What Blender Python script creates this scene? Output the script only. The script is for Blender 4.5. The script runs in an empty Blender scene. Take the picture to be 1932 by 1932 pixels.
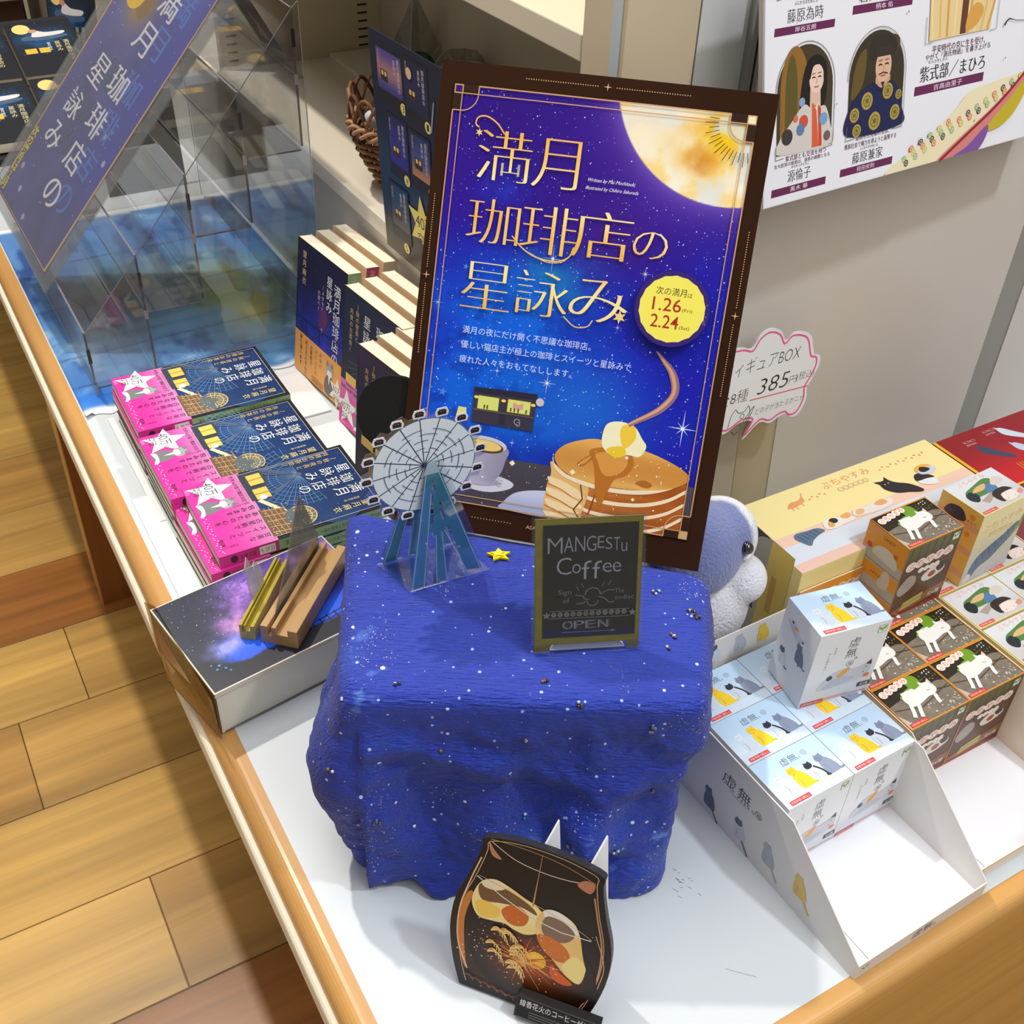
import bpy, bmesh, math, random
import numpy as np
from mathutils import Vector, Matrix, Euler
from mathutils.geometry import tessellate_polygon
R = math.radians
random.seed(7)
SC = bpy.context.scene
COL = SC.collection
TZ = 0.60            # height of the display table top above the floor

# ------------------------------------------------------------------ camera
def cam_basis(yaw, pitch, roll):
    cy, sy, cp, sp = math.cos(yaw), math.sin(yaw), math.cos(pitch), math.sin(pitch)
    f = Vector((sy*cp, cy*cp, -sp)); r = Vector((cy, -sy, 0)); u = r.cross(f)
    c, s = math.cos(roll), math.sin(roll)
    return c*r + s*u, -s*r + c*u, f
cr, cu_, cf = cam_basis(0.547813, 0.673062, 0.042350)
cd = bpy.data.cameras.new('camera'); cam = bpy.data.objects.new('camera', cd); COL.objects.link(cam)
M4 = Matrix((cr, cu_, -cf)).transposed().to_4x4(); M4.translation = Vector((-0.113080, -0.199306, 0.657852+TZ))
cam.matrix_world = M4
cd.sensor_width = 36.0; cd.lens = 36.0*2095.893/1932.0; cd.clip_start = 0.02
SC.camera = cam

# ------------------------------------------------------------------ light and exposure
SC.view_settings.view_transform = 'Standard'; SC.view_settings.look = 'None'
SC.view_settings.gamma = 1.0; SC.view_settings.use_curve_mapping = False
SC.view_settings.exposure = 0.38
w = bpy.data.worlds.new('shop_ambient'); SC.world = w; w.use_nodes = True
bg = w.node_tree.nodes['Background']; bg.inputs[0].default_value = (1.0, 0.965, 0.91, 1); bg.inputs[1].default_value = 0.24
def area(name, loc, size, power, col, target=None, sizey=None):
    l = bpy.data.lights.new(name, 'AREA'); l.energy = power; l.color = col
    l.shape = 'RECTANGLE' if sizey else 'DISK'; l.size = size
    if sizey: l.size_y = sizey
    o = bpy.data.objects.new(name, l); COL.objects.link(o); o.location = (loc[0], loc[1], loc[2])
    if target is not None:
        d = Vector(target)-Vector(loc); o.rotation_euler = d.to_track_quat('-Z', 'Y').to_euler()
    return o
WARM = (1.0, 0.93, 0.82); NEUT = (1.0, 0.975, 0.94); COOL = (0.90, 0.95, 1.0)
area('downlight_aisle', (-0.09, 1.55, 2.75), 0.07, 27, WARM, (0.1, 0.8, TZ))
area('downlight_right', (0.90, -0.60, 2.75), 0.14, 15, COOL, (0.4, 0.2, TZ))
area('overhead_fill_rear', (0.0, 0.6, 2.9), 1.3, 19, NEUT, (0.1, 0.6, 0), 1.3)  # broad overhead fill light, added for softness
area('overhead_fill_front', (0.5, -1.5, 2.85), 1.2, 15, NEUT, (0.2, 0.3, TZ), 1.2)  # unseen fill light, added to brighten upright faces turned to the camera

# ------------------------------------------------------------------ colour and noise helpers
def lin(c):
    c = np.asarray(c, float)/255.0
    return np.where(c <= 0.04045, c/12.92, ((c+0.055)/1.055)**2.4)
def hashn(ix, iy, seed):
    n = (ix*374761393 + iy*668265263 + seed*974634777) & 0x7fffffff
    n = ((n ^ (n >> 13))*1274126177) & 0x7fffffff
    return ((n ^ (n >> 16)) & 0xffff)/65535.0
def vnoise(x, y, seed=0):
    x = np.asarray(x, float); y = np.asarray(y, float)
    ix = np.floor(x).astype(np.int64); iy = np.floor(y).astype(np.int64)
    fx = x-ix; fy = y-iy; fx = fx*fx*(3-2*fx); fy = fy*fy*(3-2*fy)
    a = hashn(ix, iy, seed); b = hashn(ix+1, iy, seed); c = hashn(ix, iy+1, seed); d = hashn(ix+1, iy+1, seed)
    return (a*(1-fx)+b*fx)*(1-fy)+(c*(1-fx)+d*fx)*fy
def fbm(x, y, seed=0, o=4):
    s = 0; a = .5; t = 0
    for k in range(o):
        s = s+a*vnoise(x*2**k, y*2**k, seed+k*17); t += a; a *= .5
    return s/t
def sstep(a, b, x):
    t = np.clip((np.asarray(x, float)-a)/(b-a), 0, 1); return t*t*(3-2*t)
def mix3(a, b, t):
    t = np.asarray(t)[..., None]; return np.asarray(a, float)*(1-t)+np.asarray(b, float)*t

# ------------------------------------------------------------------ glyph meshes (built-in font only)
_glyph = {}
def glyph(s, off=0.0, res=3):
    k = (s, off, res)
    if k in _glyph: return _glyph[k]
    cu = bpy.data.curves.new('g', 'FONT'); cu.body = s; cu.resolution_u = res; cu.offset = off
    o = bpy.data.objects.new('g', cu); pass
    me = bpy.data.meshes.new_from_object(o)
    n = len(me.vertices); v = np.zeros(n*3); me.vertices.foreach_get('co', v); v = v.reshape(-1, 3)[:, :2]
    f = [list(p.vertices) for p in me.polygons]
    bpy.data.objects.remove(o); bpy.data.curves.remove(cu); bpy.data.meshes.remove(me)
    _glyph[k] = (v, f); return _glyph[k]

# ------------------------------------------------------------------ mesh builder
class MB:
    def __init__(s): s.ch = []
    def add(s, verts, faces, col=(255, 255, 255), mi=0, pv=False):
        """col: one sRGB triple, or per-vertex array (n,3) of sRGB when pv"""
        verts = np.asarray(verts, float).reshape(-1, 3)
        s.ch.append((verts, faces, np.asarray(col, float), mi, pv)); return s
    def box(s, x0, x1, y0, y1, z0, z1, col=(255, 255, 255), mi=0):
        v = [(x, y, z) for z in (z0, z1) for y in (y0, y1) for x in (x0, x1)]
        f = [[0, 2, 3, 1], [4, 5, 7, 6], [0, 1, 5, 4], [2, 6, 7, 3], [1, 3, 7, 5], [0, 4, 6, 2]]
        return s.add(v, f, col, mi)
    def prism(s, pts, o, e1, e2, d, col=(255, 255, 255), mi=0, mside=None, cside=None):
        """2D outline pts in frame o,e1,e2, extruded by vector d (front is at o, back at o+d)"""
        o, e1, e2, d = (np.asarray(k, float) for k in (o, e1, e2, d)); n = len(pts)
        a = np.array([o+p[0]*e1+p[1]*e2 for p in pts]); b = a+d
        s.add(a, [list(range(n))], col, mi); s.add(b, [list(range(n))[::-1]], col, mi)
        s.add(np.vstack([a, b]), [[i, i+n, (i+1) % n+n, (i+1) % n] for i in range(n)], cside if cside is not None else col, mi if mside is None else mside)
        return s
    def tube(s, pts, r, n=8, col=(255, 255, 255), mi=0, closed=False, caps=True):
        P = [Vector(p) for p in pts]; m = len(P); V = []; prev = None
        rr = r if hasattr(r, '__len__') else [r]*m
        for i in range(m):
            if closed: t = P[(i+1) % m]-P[i-1]
            else: t = P[min(i+1, m-1)]-P[max(i-1, 0)]
            t.normalize()
            if prev is None: a = t.orthogonal().normalized()
            else: a = (prev-t*prev.dot(t)).normalized()
            prev = a; b = t.cross(a)
            V += [tuple(P[i]+rr[i]*(math.cos(2*math.pi*k/n)*a+math.sin(2*math.pi*k/n)*b)) for k in range(n)]
        F = []
        for i in range(m if closed else m-1):
            j = (i+1) % m
            F += [[i*n+k, i*n+(k+1) % n, j*n+(k+1) % n, j*n+k] for k in range(n)]
        if caps and not closed: F += [list(range(n))[::-1], [(m-1)*n+k for k in range(n)]]
        return s.add(V, F, col, mi)
    def lathe(s, prof, n=24, c=(0, 0, 0), col=(255, 255, 255), mi=0):
        V = []; F = []; m = len(prof)
        for r, z in prof: V += [(c[0]+r*math.cos(2*math.pi*k/n), c[1]+r*math.sin(2*math.pi*k/n), c[2]+z) for k in range(n)]
        for i in range(m-1): F += [[i*n+k, i*n+(k+1) % n, (i+1)*n+(k+1) % n, (i+1)*n+k] for k in range(n)]
        return s.add(V, F, col, mi)
    def ball(s, c, r, n=12, col=(255, 255, 255), mi=0):
        rx, ry, rz = r if hasattr(r, '__len__') else (r, r, r)
        V = []; F = []; m = n//2+1
        for i in range(m+1):
            t = math.pi*i/m
            V += [(c[0]+rx*math.sin(t)*math.cos(2*math.pi*k/n), c[1]+ry*math.sin(t)*math.sin(2*math.pi*k/n), c[2]-rz*math.cos(t)) for k in range(n)]
        for i in range(m): F += [[i*n+k, i*n+(k+1) % n, (i+1)*n+(k+1) % n, (i+1)*n+k] for k in range(n)]
        return s.add(V, F, col, mi)
    def build(s, name, mats, parent=None, loc=None, rot=None, smooth=False, bevel=0.0, seg=2):
        V = []; F = []; MI = []; C = []; off = 0
        for v, f, col, mi, pv in s.ch:
            V.append(v)
            L = lin(col)
            for q in f:
                F.append([off+i for i in q]); MI.append(mi)
                C.append(L[q] if pv else np.broadcast_to(L, (len(q), 3)))
            off += len(v)
        V = np.vstack(V); me = bpy.data.meshes.new(name); me.from_pydata(V.tolist(), [], F)
        C = np.vstack(C); C = np.hstack([C, np.ones((len(C), 1))]).astype(np.float32)
        at = me.color_attributes.new('Col', 'FLOAT_COLOR', 'CORNER'); at.data.foreach_set('color', C.ravel())
        for m in (mats if isinstance(mats, (list, tuple)) else [mats]): me.materials.append(m)
        me.polygons.foreach_set('material_index', np.array(MI, np.int32))
        if smooth: me.polygons.foreach_set('use_smooth', np.ones(len(F), bool))
        me.update()
        o = bpy.data.objects.new(name, me); COL.objects.link(o)
        if parent is not None: o.parent = parent
        if loc is not None: o.location = loc
        if rot is not None: o.rotation_euler = rot
        if bevel:
            b = o.modifiers.new('edge', 'BEVEL'); b.width = bevel; b.segments = seg; b.limit_method = 'ANGLE'; b.angle_limit = R(40)
        return o

def tag(o, label, cat, group=None):
    o['label'] = label; o['category'] = cat
    if group: o['group'] = group
    return o
def thing(name, label, cat, loc, rot=(0, 0, 0), group=None):
    o = bpy.data.objects.new(name, None); COL.objects.link(o); o.empty_display_size = .02
    o.location = (loc[0], loc[1], loc[2]+TZ); o.rotation_euler = rot
    return tag(o, label, cat, group)
def copy_tree(o, loc=None, rot=None, label=None, parent=None):
    c = o.copy(); COL.objects.link(c)
    if parent is not None: c.parent = parent
    if loc is not None: c.location = (loc[0], loc[1], loc[2]+TZ)
    if rot is not None: c.rotation_euler = rot
    if label: c['label'] = label
    for ch in list(o.children): copy_tree(ch, parent=c)
    return c

# ------------------------------------------------------------------ printed artwork: flat shapes laid on a face, units are millimetres
def smoothpts(pts, k=6):
    n = len(pts); P = np.array(pts, float); out = []
    for i in range(n):
        a, b, c, d = P[i-1], P[i], P[(i+1) % n], P[(i+2) % n]
        for j in range(k):
            t = j/k
            out.append(.5*((2*b)+(-a+c)*t+(2*a-5*b+4*c-d)*t*t+(-a+3*b-3*c+d)*t**3))
    return np.array(out)
def smoothopen(pts, k=6):
    P = np.array(pts, float); P = np.vstack([2*P[0]-P[1], P, 2*P[-1]-P[-2]]); out = []
    for i in range(1, len(P)-2):
        a, b, c, d = P[i-1], P[i], P[i+1], P[i+2]
        for j in range(k):
            t = j/k; out.append(.5*((2*b)+(-a+c)*t+(2*a-5*b+4*c-d)*t*t+(-a+3*b-3*c+d)*t**3))
    out.append(P[-2]); return np.array(out)
def clip_rect(pts, r):
    x0, y0, x1, y1 = r; P = [tuple(p) for p in pts]
    for ax, lim, sg in ((0, x0, 1), (0, x1, -1), (1, y0, 1), (1, y1, -1)):
        Q = []; n = len(P)
        for i in range(n):
            a, b = P[i], P[(i+1) % n]; ia = sg*(a[ax]-lim) >= 0; ib = sg*(b[ax]-lim) >= 0
            if ia: Q.append(a)
            if ia != ib:
                t = (lim-a[ax])/(b[ax]-a[ax]); Q.append((a[0]+t*(b[0]-a[0]), a[1]+t*(b[1]-a[1])))
        P = Q
        if len(P) < 3: return []
    return P
class Art:
    def __init__(s, mb, o, e1, e2, mi=0, lift=3e-5, step=8e-6, root=None):
        s.mb = mb; s.o = np.array(o, float); s.e1 = np.array(e1, float); s.e2 = np.array(e2, float)
        s.n = np.cross(s.e1, s.e2); s.n /= np.linalg.norm(s.n); s.mi = mi; s.step = step
        s.root = root or s
        if root is None: s.k = lift; s.clip = None
    def sub(s, u, v, rot=0.0, scale=1.0):
        c, q = math.cos(R(rot)), math.sin(R(rot))
        return Art(s.mb, s.o+(u*s.e1+v*s.e2)*.001, scale*(c*s.e1+q*s.e2), scale*(-q*s.e1+c*s.e2), s.mi, step=s.step, root=s.root)
    def put(s, p, faces, col, pv=False):
        s.root.k += s.step
        p = np.asarray(p, float)*.001
        s.mb.add(s.o+p[:, :1]*s.e1+p[:, 1:]*s.e2+s.n*s.root.k, faces, col, s.mi, pv)
    def poly(s, pts, col):
        if s.root.clip is not None and s is s.root:
            pts = clip_rect(pts, s.clip)
            if len(pts) < 3: return
        pts = np.asarray(pts, float)
        x, y = pts[:, 0], pts[:, 1]
        if np.sum(x*np.roll(y, -1)-np.roll(x, -1)*y) < 0: pts = pts[::-1]
        tri = tessellate_polygon([[Vector((p[0], p[1], 0)) for p in pts]])
        F = []
        for t in tri:
            a, b, c = (pts[i] for i in t)
            F.append(list(t) if (b[0]-a[0])*(c[1]-a[1])-(b[1]-a[1])*(c[0]-a[0]) > 0 else list(t)[::-1])
        if callable(col): s.put(pts, F, col(pts[:, 0], pts[:, 1]), True)
        else: s.put(pts, F, col)
    def rect(s, u0, v0, u1, v1, col): s.poly([(u0, v0), (u1, v0), (u1, v1), (u0, v1)], col)
    def blob(s, pts, col, k=6): s.poly(smoothpts(pts, k), col)
    def ell(s, u, v, ru, rv, col, rot=0, a0=0, a1=360, n=28):
        t = np.radians(np.linspace(a0, a1, n, endpoint=(a1-a0) < 360)); c, q = math.cos(R(rot)), math.sin(R(rot))
        x = ru*np.cos(t); y = rv*np.sin(t); s.poly(np.stack([u+c*x-q*y, v+q*x+c*y], 1), col)
    def line(s, pts, wd, col, closed=False):
        P = np.asarray(pts, float); n = len(P); W = np.broadcast_to(np.asarray(wd, float), (n,))
        L = []
        for i in range(n):
            a = P[i-1] if (i > 0 or closed) else P[i]; b = P[(i+1) % n] if (i < n-1 or closed) else P[i]
            t = b-a; t = t/(np.linalg.norm(t)+1e-9); m = np.array([-t[1], t[0]]); sc = 1.0
            if 0 < i < n-1 or closed:
                d1 = P[i]-P[i-1]; d1 /= (np.linalg.norm(d1)+1e-9); sc = 1/max(.4, abs(np.dot(t, d1)))
            L.append((P[i]-m*W[i]/2*sc, P[i]+m*W[i]/2*sc))
        V = np.array([q for ab in L for q in ab]); F = []
        for i in range(n if closed else n-1):
            j = (i+1) % n; F.append([2*i, 2*j, 2*j+1, 2*i+1])
        if callable(col): s.put(V, F, col(V[:, 0], V[:, 1]), True)
        else: s.put(V, F, col)
    def arc(s, u, v, ru, a0, a1, wd, col, rv=None, n=16):
        t = np.radians(np.linspace(a0, a1, n)); s.line(np.stack([u+ru*np.cos(t), v+(rv or ru)*np.sin(t)], 1), wd, col)
    def frame(s, u0, v0, u1, v1, wd, col): s.line([(u0, v0), (u1, v0), (u1, v1), (u0, v1)], wd, col, True)
    def star(s, u, v, r1, r2, n, col, rot=90):
        s.poly([((r1 if i % 2 == 0 else r2)*math.cos(R(rot+180*i/n))+u, (r1 if i % 2 == 0 else r2)*math.sin(R(rot+180*i/n))+v) for i in range(2*n)], col)
    def dots(s, pts, col):
        """many small diamonds in one go; pts rows (u, v, r)"""
        P = np.asarray(pts, float); V = []; F = []
        for i, (u, v, r) in enumerate(P):
            V += [(u-r, v), (u, v-r), (u+r, v), (u, v+r)]; F.append([4*i, 4*i+1, 4*i+2, 4*i+3])
        if len(V): s.put(np.array(V), F, col)
    def grid(s, u0, v0, u1, v1, nx, ny, fn):
        U, V = np.meshgrid(np.linspace(u0, u1, nx+1), np.linspace(v0, v1, ny+1))
        C = np.clip(fn(U, V), 0, 255).reshape(-1, 3)
        i = (np.arange(ny)[:, None]*(nx+1)+np.arange(nx)[None]).ravel()
        s.put(np.stack([U.ravel(), V.ravel()], 1), np.stack([i, i+1, i+nx+2, i+nx+1], 1).tolist(), C, True)
    def text(s, t, u0, v0, u1, v1, col, off=0.0, res=None, fit=True, shear=0.0):
        """stretch the line of text into the box"""
        if res is None: res = 5 if v1-v0 > 20 else 3 if v1-v0 > 5 else 2
        v, f = glyph(t, off, res)
        if not len(v): return
        a, b = v.min(0), v.max(0); sc = (np.array([u1-u0, v1-v0]))/(b-a)
        if not fit: sc[:] = sc.min()
        p = (v-a)*sc+(u0, v0); p[:, 0] += shear*(p[:, 1]-v0)
        if callable(col): s.put(p, f, col(p[:, 0], p[:, 1]), True)
        else: s.put(p, f, col)
    def mincho(s, t, u0, v0, u1, v1, col, thin=-.022, wide=.035):
        """brush-print look: thin horizontals, heavier verticals"""
        d = (u1-u0)*wide
        for k in (0, .34, .67, 1): s.text(t, u0+k*d, v0, u1-(1-k)*d, v1, col, off=thin)
    def vtext(s, t, u, v, size, col, pitch=1.0, off=0.0, res=2):
        """vertical column, u = centre, v = top"""
        for i, chx in enumerate(t):
            if chx == ' ': continue
            g, f = glyph(chx, off, res)
            if not len(g): continue
            p = (g-(.5, .88))*size
            if chx in 'ー〜～|': p = np.stack([(g[:, 1]-.38)*size, (-(g[:, 0]-.5)-.5)*size], 1); f = [q for q in f]
            p = p+(u, v-i*size*pitch)
            s.put(p, f, col)

# ------------------------------------------------------------------ materials
def newmat(name):
    m = bpy.data.materials.new(name); m.use_nodes = True; nt = m.node_tree
    return m, nt, nt.nodes, nt.links, nt.nodes['Principled BSDF']
def colmat(name, rough=.5, spec=.5, coat=0.0, bump=0.0, bscale=600, fleck=0.0, metal=0.0):
    """surface whose colour is the object's own printed or painted colour"""
    m, nt, N, L, b = newmat(name)
    a = N.new('ShaderNodeVertexColor'); a.layer_name = 'Col'
    src = a.outputs[0]
    if fleck:
        tc = N.new('ShaderNodeTexCoord'); nz = N.new('ShaderNodeTexNoise'); nz.inputs['Scale'].default_value = 260; L.new(tc.outputs['Object'], nz.inputs['Vector'])
        mp = N.new('ShaderNodeMapRange'); mp.inputs['To Min'].default_value = 1-fleck; mp.inputs['To Max'].default_value = 1+fleck; L.new(nz.outputs['Fac'], mp.inputs['Value'])
        mx = N.new('ShaderNodeVectorMath'); mx.operation = 'SCALE'; L.new(src, mx.inputs[0]); L.new(mp.outputs[0], mx.inputs['Scale']); src = mx.outputs[0]
    L.new(src, b.inputs['Base Color']); b.inputs['Roughness'].default_value = rough; b.inputs['Specular IOR Level'].default_value = spec
    b.inputs['Coat Weight'].default_value = coat; b.inputs['Coat Roughness'].default_value = .06; b.inputs['Metallic'].default_value = metal
    if bump:
        tc = N.new('ShaderNodeTexCoord'); nz = N.new('ShaderNodeTexNoise'); nz.inputs['Scale'].default_value = bscale; nz.inputs['Detail'].default_value = 4
        L.new(tc.outputs['Object'], nz.inputs['Vector']); bp = N.new('ShaderNodeBump'); bp.inputs['Strength'].default_value = bump; bp.inputs['Distance'].default_value = .001
        L.new(nz.outputs['Fac'], bp.inputs['Height']); L.new(bp.outputs[0], b.inputs['Normal'])
    return m
def filmmat(name, tint=(.95, .96, .97), refl=.10, rough=.04):
    """clear thin sheet: mostly see-through with a fresnel mirror on top"""
    m, nt, N, L, b = newmat(name); N.remove(b)
    t = N.new('ShaderNodeBsdfTransparent'); t.inputs[0].default_value = (*tint, 1)
    g = N.new('ShaderNodeBsdfGlossy'); g.inputs['Roughness'].default_value = rough; g.inputs[0].default_value = (1, 1, 1, 1)
    lw = N.new('ShaderNodeLayerWeight'); lw.inputs['Blend'].default_value = .35
    mp = N.new('ShaderNodeMapRange'); mp.inputs['To Min'].default_value = refl*.15; mp.inputs['To Max'].default_value = min(.9, refl*4); L.new(lw.outputs['Fresnel'], mp.inputs['Value'])
    mx = N.new('ShaderNodeMixShader'); L.new(mp.outputs[0], mx.inputs[0]); L.new(t.outputs[0], mx.inputs[1]); L.new(g.outputs[0], mx.inputs[2])
    L.new(mx.outputs[0], N['Material Output'].inputs[0]); return m
def hazemat(name, col, amount):
    """milky clear plastic: part see-through, part pale body"""
    m, nt, N, L, b = newmat(name); b.inputs['Base Color'].default_value = (*lin(col), 1); b.inputs['Roughness'].default_value = .25
    t = N.new('ShaderNodeBsdfTransparent'); t.inputs[0].default_value = (.96, .96, .96, 1)
    tc = N.new('ShaderNodeTexCoord'); n = N.new('ShaderNodeTexNoise'); n.inputs['Scale'].default_value = 45; n.inputs['Detail'].default_value = 3; L.new(tc.outputs['Object'], n.inputs['Vector'])
    mp = N.new('ShaderNodeMapRange'); mp.inputs['From Min'].default_value = .35; mp.inputs['From Max'].default_value = .65; mp.inputs['To Min'].default_value = amount*.7; mp.inputs['To Max'].default_value = min(1, amount*1.25); L.new(n.outputs['Fac'], mp.inputs['Value'])
    mx = N.new('ShaderNodeMixShader'); L.new(mp.outputs[0], mx.inputs[0]); L.new(t.outputs[0], mx.inputs[1]); L.new(b.outputs[0], mx.inputs[2]); L.new(mx.outputs[0], N['Material Output'].inputs[0]); return m
def woodmat(name, axis, c_scale=1.0, rough=.42, contrast=.16, coat=.15):
    """grain runs along axis 0/1/2; base tone is the object's own colour"""
    m, nt, N, L, b = newmat(name)
    a = N.new('ShaderNodeVertexColor'); a.layer_name = 'Col'
    tc = N.new('ShaderNodeTexCoord'); mpn = N.new('ShaderNodeMapping'); sc = [42*c_scale]*3; sc[axis] = 2.2*c_scale; mpn.inputs['Scale'].default_value = sc
    L.new(tc.outputs['Object'], mpn.inputs['Vector'])
    nz = N.new('ShaderNodeTexNoise'); nz.inputs['Scale'].default_value = 1.0; nz.inputs['Detail'].default_value = 6; nz.inputs['Roughness'].default_value = .6; nz.inputs['Distortion'].default_value = .6
    L.new(mpn.outputs[0], nz.inputs['Vector'])
    n2 = N.new('ShaderNodeTexNoise'); n2.inputs['Scale'].default_value = .35; n2.inputs['Detail'].default_value = 3; L.new(mpn.outputs[0], n2.inputs['Vector'])
    ad = N.new('ShaderNodeMath'); ad.operation = 'ADD'; L.new(nz.outputs['Fac'], ad.inputs[0]); L.new(n2.outputs['Fac'], ad.inputs[1])
    mp = N.new('ShaderNodeMapRange'); mp.inputs['From Min'].default_value = .6; mp.inputs['From Max'].default_value = 1.4; mp.inputs['To Min'].default_value = 1-contrast*1.6; mp.inputs['To Max'].default_value = 1+contrast
    L.new(ad.outputs[0], mp.inputs['Value'])
    mx = N.new('ShaderNodeVectorMath'); mx.operation = 'SCALE'; L.new(a.outputs[0], mx.inputs[0]); L.new(mp.outputs[0], mx.inputs['Scale'])
    L.new(mx.outputs[0], b.inputs['Base Color']); b.inputs['Roughness'].default_value = rough; b.inputs['Coat Weight'].default_value = coat; b.inputs['Coat Roughness'].default_value = .2
    bp = N.new('ShaderNodeBump'); bp.inputs['Strength'].default_value = .12; bp.inputs['Distance'].default_value = .001; L.new(nz.outputs['Fac'], bp.inputs['Height']); L.new(bp.outputs[0], b.inputs['Normal'])
    return m
PRINT = colmat('printed_card', .38, .5, bump=.02)
GLOSSP = colmat('laminated_print', .25, .35)
MATTE = colmat('matte_paper', .72, .3, bump=.05)
PAINT = colmat('painted_board', .5, .4, bump=.03, bscale=220)
LAMINATE = colmat('white_laminate', .30, .5, bump=.02, bscale=90)
PAGES = colmat('paper_pages', .85, .2, fleck=.05)
WOODY = woodmat('wood_grain_depth', 1); WOODX = woodmat('wood_grain_wide', 0); WOODZ = woodmat('wood_grain_upright', 2)
FLOORM = woodmat('floor_boards', 0, .8, .36, .30, .2)
FILM = filmmat('clear_film', refl=.09)
ACRYL = filmmat('clear_acrylic', (.978, .983, .988), .085, .03)
TAN = filmmat('brown_tinted_film', (.74, .64, .47), .14, .08)
EDGE = colmat('acrylic_edge', .12, .8)
DARKGL = colmat('black_gloss', .12, .6)
METAL = colmat('brushed_metal', .3, .5, metal=.9)
FABRIC = colmat('soft_felt', .9, .1, bump=.5, bscale=900)
# ------------------------------------------------------------------ the setting
T0 = (0, 0, TZ)
def struct(name, mb, mats, **k):
    o = mb.build(name, mats, None, T0, **k); o['kind'] = 'structure'; return o
# floor boards, one quad each, in rows 168 mm wide
mb = MB(); mb.box(-1.6, 3.0, -1.2, 4.2, -.640, -.6012, (70, 45, 22))
rnd = random.Random(3); light = [(212, 168, 94), (218, 175, 100), (206, 161, 88), (214, 170, 92)]
for k in range(-10, 21):
    y0 = .548+.1685*k; x = -1.6+rnd.random()*.5; cuts = [-1.6]
    while x < 3.0: cuts.append(x); x += .62+rnd.random()*.5
    if k == 0: cuts = [-1.6, -.93, -.071, .7, 1.5, 2.3]
    cuts.append(3.0)
    for a, b in zip(cuts[:-1], cuts[1:]):
        c = rnd.choice(light)
        if rnd.random() < .12: c = (192, 146, 78)
        if k in (-1, 4): c = (166, 106, 48)
        mb.box(a+.0006, b-.0006, y0+.0006, y0+.1679, -.612, -.6, c)
struct('floor', mb, FLOORM, bevel=.0008, seg=1)
# back wall of the sales corner, in panels
mb = MB(); mb.box(.3150, 2.2, .392, .42, .0008, 1.75, (70, 66, 60))
for a, b, c in ((.3142, .3708, (206, 190, 160)), (.3722, .43, (205, 207, 206)), (.43, .780, (212, 205, 194)), (.812, 2.2, (214, 207, 200))):
    mb.box(a, b, .39, .400, .0008, 1.75, c)
mb.box(.780, .812, .391, .4, .0008, 1.75, (150, 148, 138))
struct('wall_back', mb, LAMINATE)
mb = MB()
for a, b in ((.4125, .4165), (.4185, .4225)): mb.box(a, b, .383, .3899, .0008, 1.75, (178, 178, 174))
struct('trim_1', mb, METAL)
# left and rear walls of the shop, far from the table
mb = MB(); mb.box(-1.62, 3.0, 4.2, 4.25, -.6, 2.1, (208, 198, 180)); struct('wall_rear', mb, PAINT)

# low display table
tb = thing('display_table', 'low white laminate display table with a rounded pale wood edge', 'table', (0, 0, -TZ))
def tpart(name, m, mats, parent=tb, **k): return m.build(name, mats, parent, (0, 0, TZ), **k)
m = MB(); m.box(0, 1.2, 0, 2.25, -.018, 0, (204, 210, 215))
A = Art(m, (0, 0, 0), (1, 0, 0), (0, 1, 0)); g = random.Random(31)
for _ in range(16): u, v = g.gauss(216, 5), g.gauss(106, 5); A.line([(u, v), (u+g.uniform(.5, 2), v-g.uniform(.5, 3))], .35, (120, 122, 126))
A.line([(206, 42), (220, 28)], .25, (150, 152, 156)); tpart('table_top', m, LAMINATE)
def edge_prof(n=8, r=.012):
    p = [(0, -.0002), (-.006, -.0002)]
    p += [(-.006-r*math.sin(R(90*i/n)), -.0002-r*(1-math.cos(R(90*i/n)))) for i in range(1, n+1)]
    return p+[(-.006-r, -.0185), (0, -.0185)]
WC = (202, 150, 84)
m = MB(); m.prism([(a, b) for a, b in edge_prof()], (0, -.018, 0), (1, 0, 0), (0, 0, 1), (0, 2.268, 0), WC); tpart('edge_trim', m, WOODY, smooth=False)
m = MB(); m.prism([(a, b) for a, b in edge_prof(8, .010)], (0, 0, 0), (0, 1, 0), (0, 0, 1), (1.2, 0, 0), (205, 154, 86)); tpart('edge_trim', m, WOODX)
m = MB(); m.box(-.0228, .004, -.012, 2.25, -.043, -.0188, (240, 231, 210)); tpart('apron', m, PAINT, bevel=.004, seg=3)
m = MB(); m.box(-.02, 1.2, -.0155, 0.0, -.6, -.0192, (196, 146, 70)); tpart('front_panel', m, WOODX, bevel=.001)
m = MB(); m.box(.004, .30, 1.243, 1.30, -.6, -.0482, (150, 92, 42)); m.box(.0028, .0042, 1.243, 1.30, -.6, -.0482, (204, 152, 84)); tpart('leg', m, WOODZ)
m = MB(); m.box(.02, .30, .02, .06, -.6, -.0482, (150, 92, 42)); tpart('leg', m, WOODZ)

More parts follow.
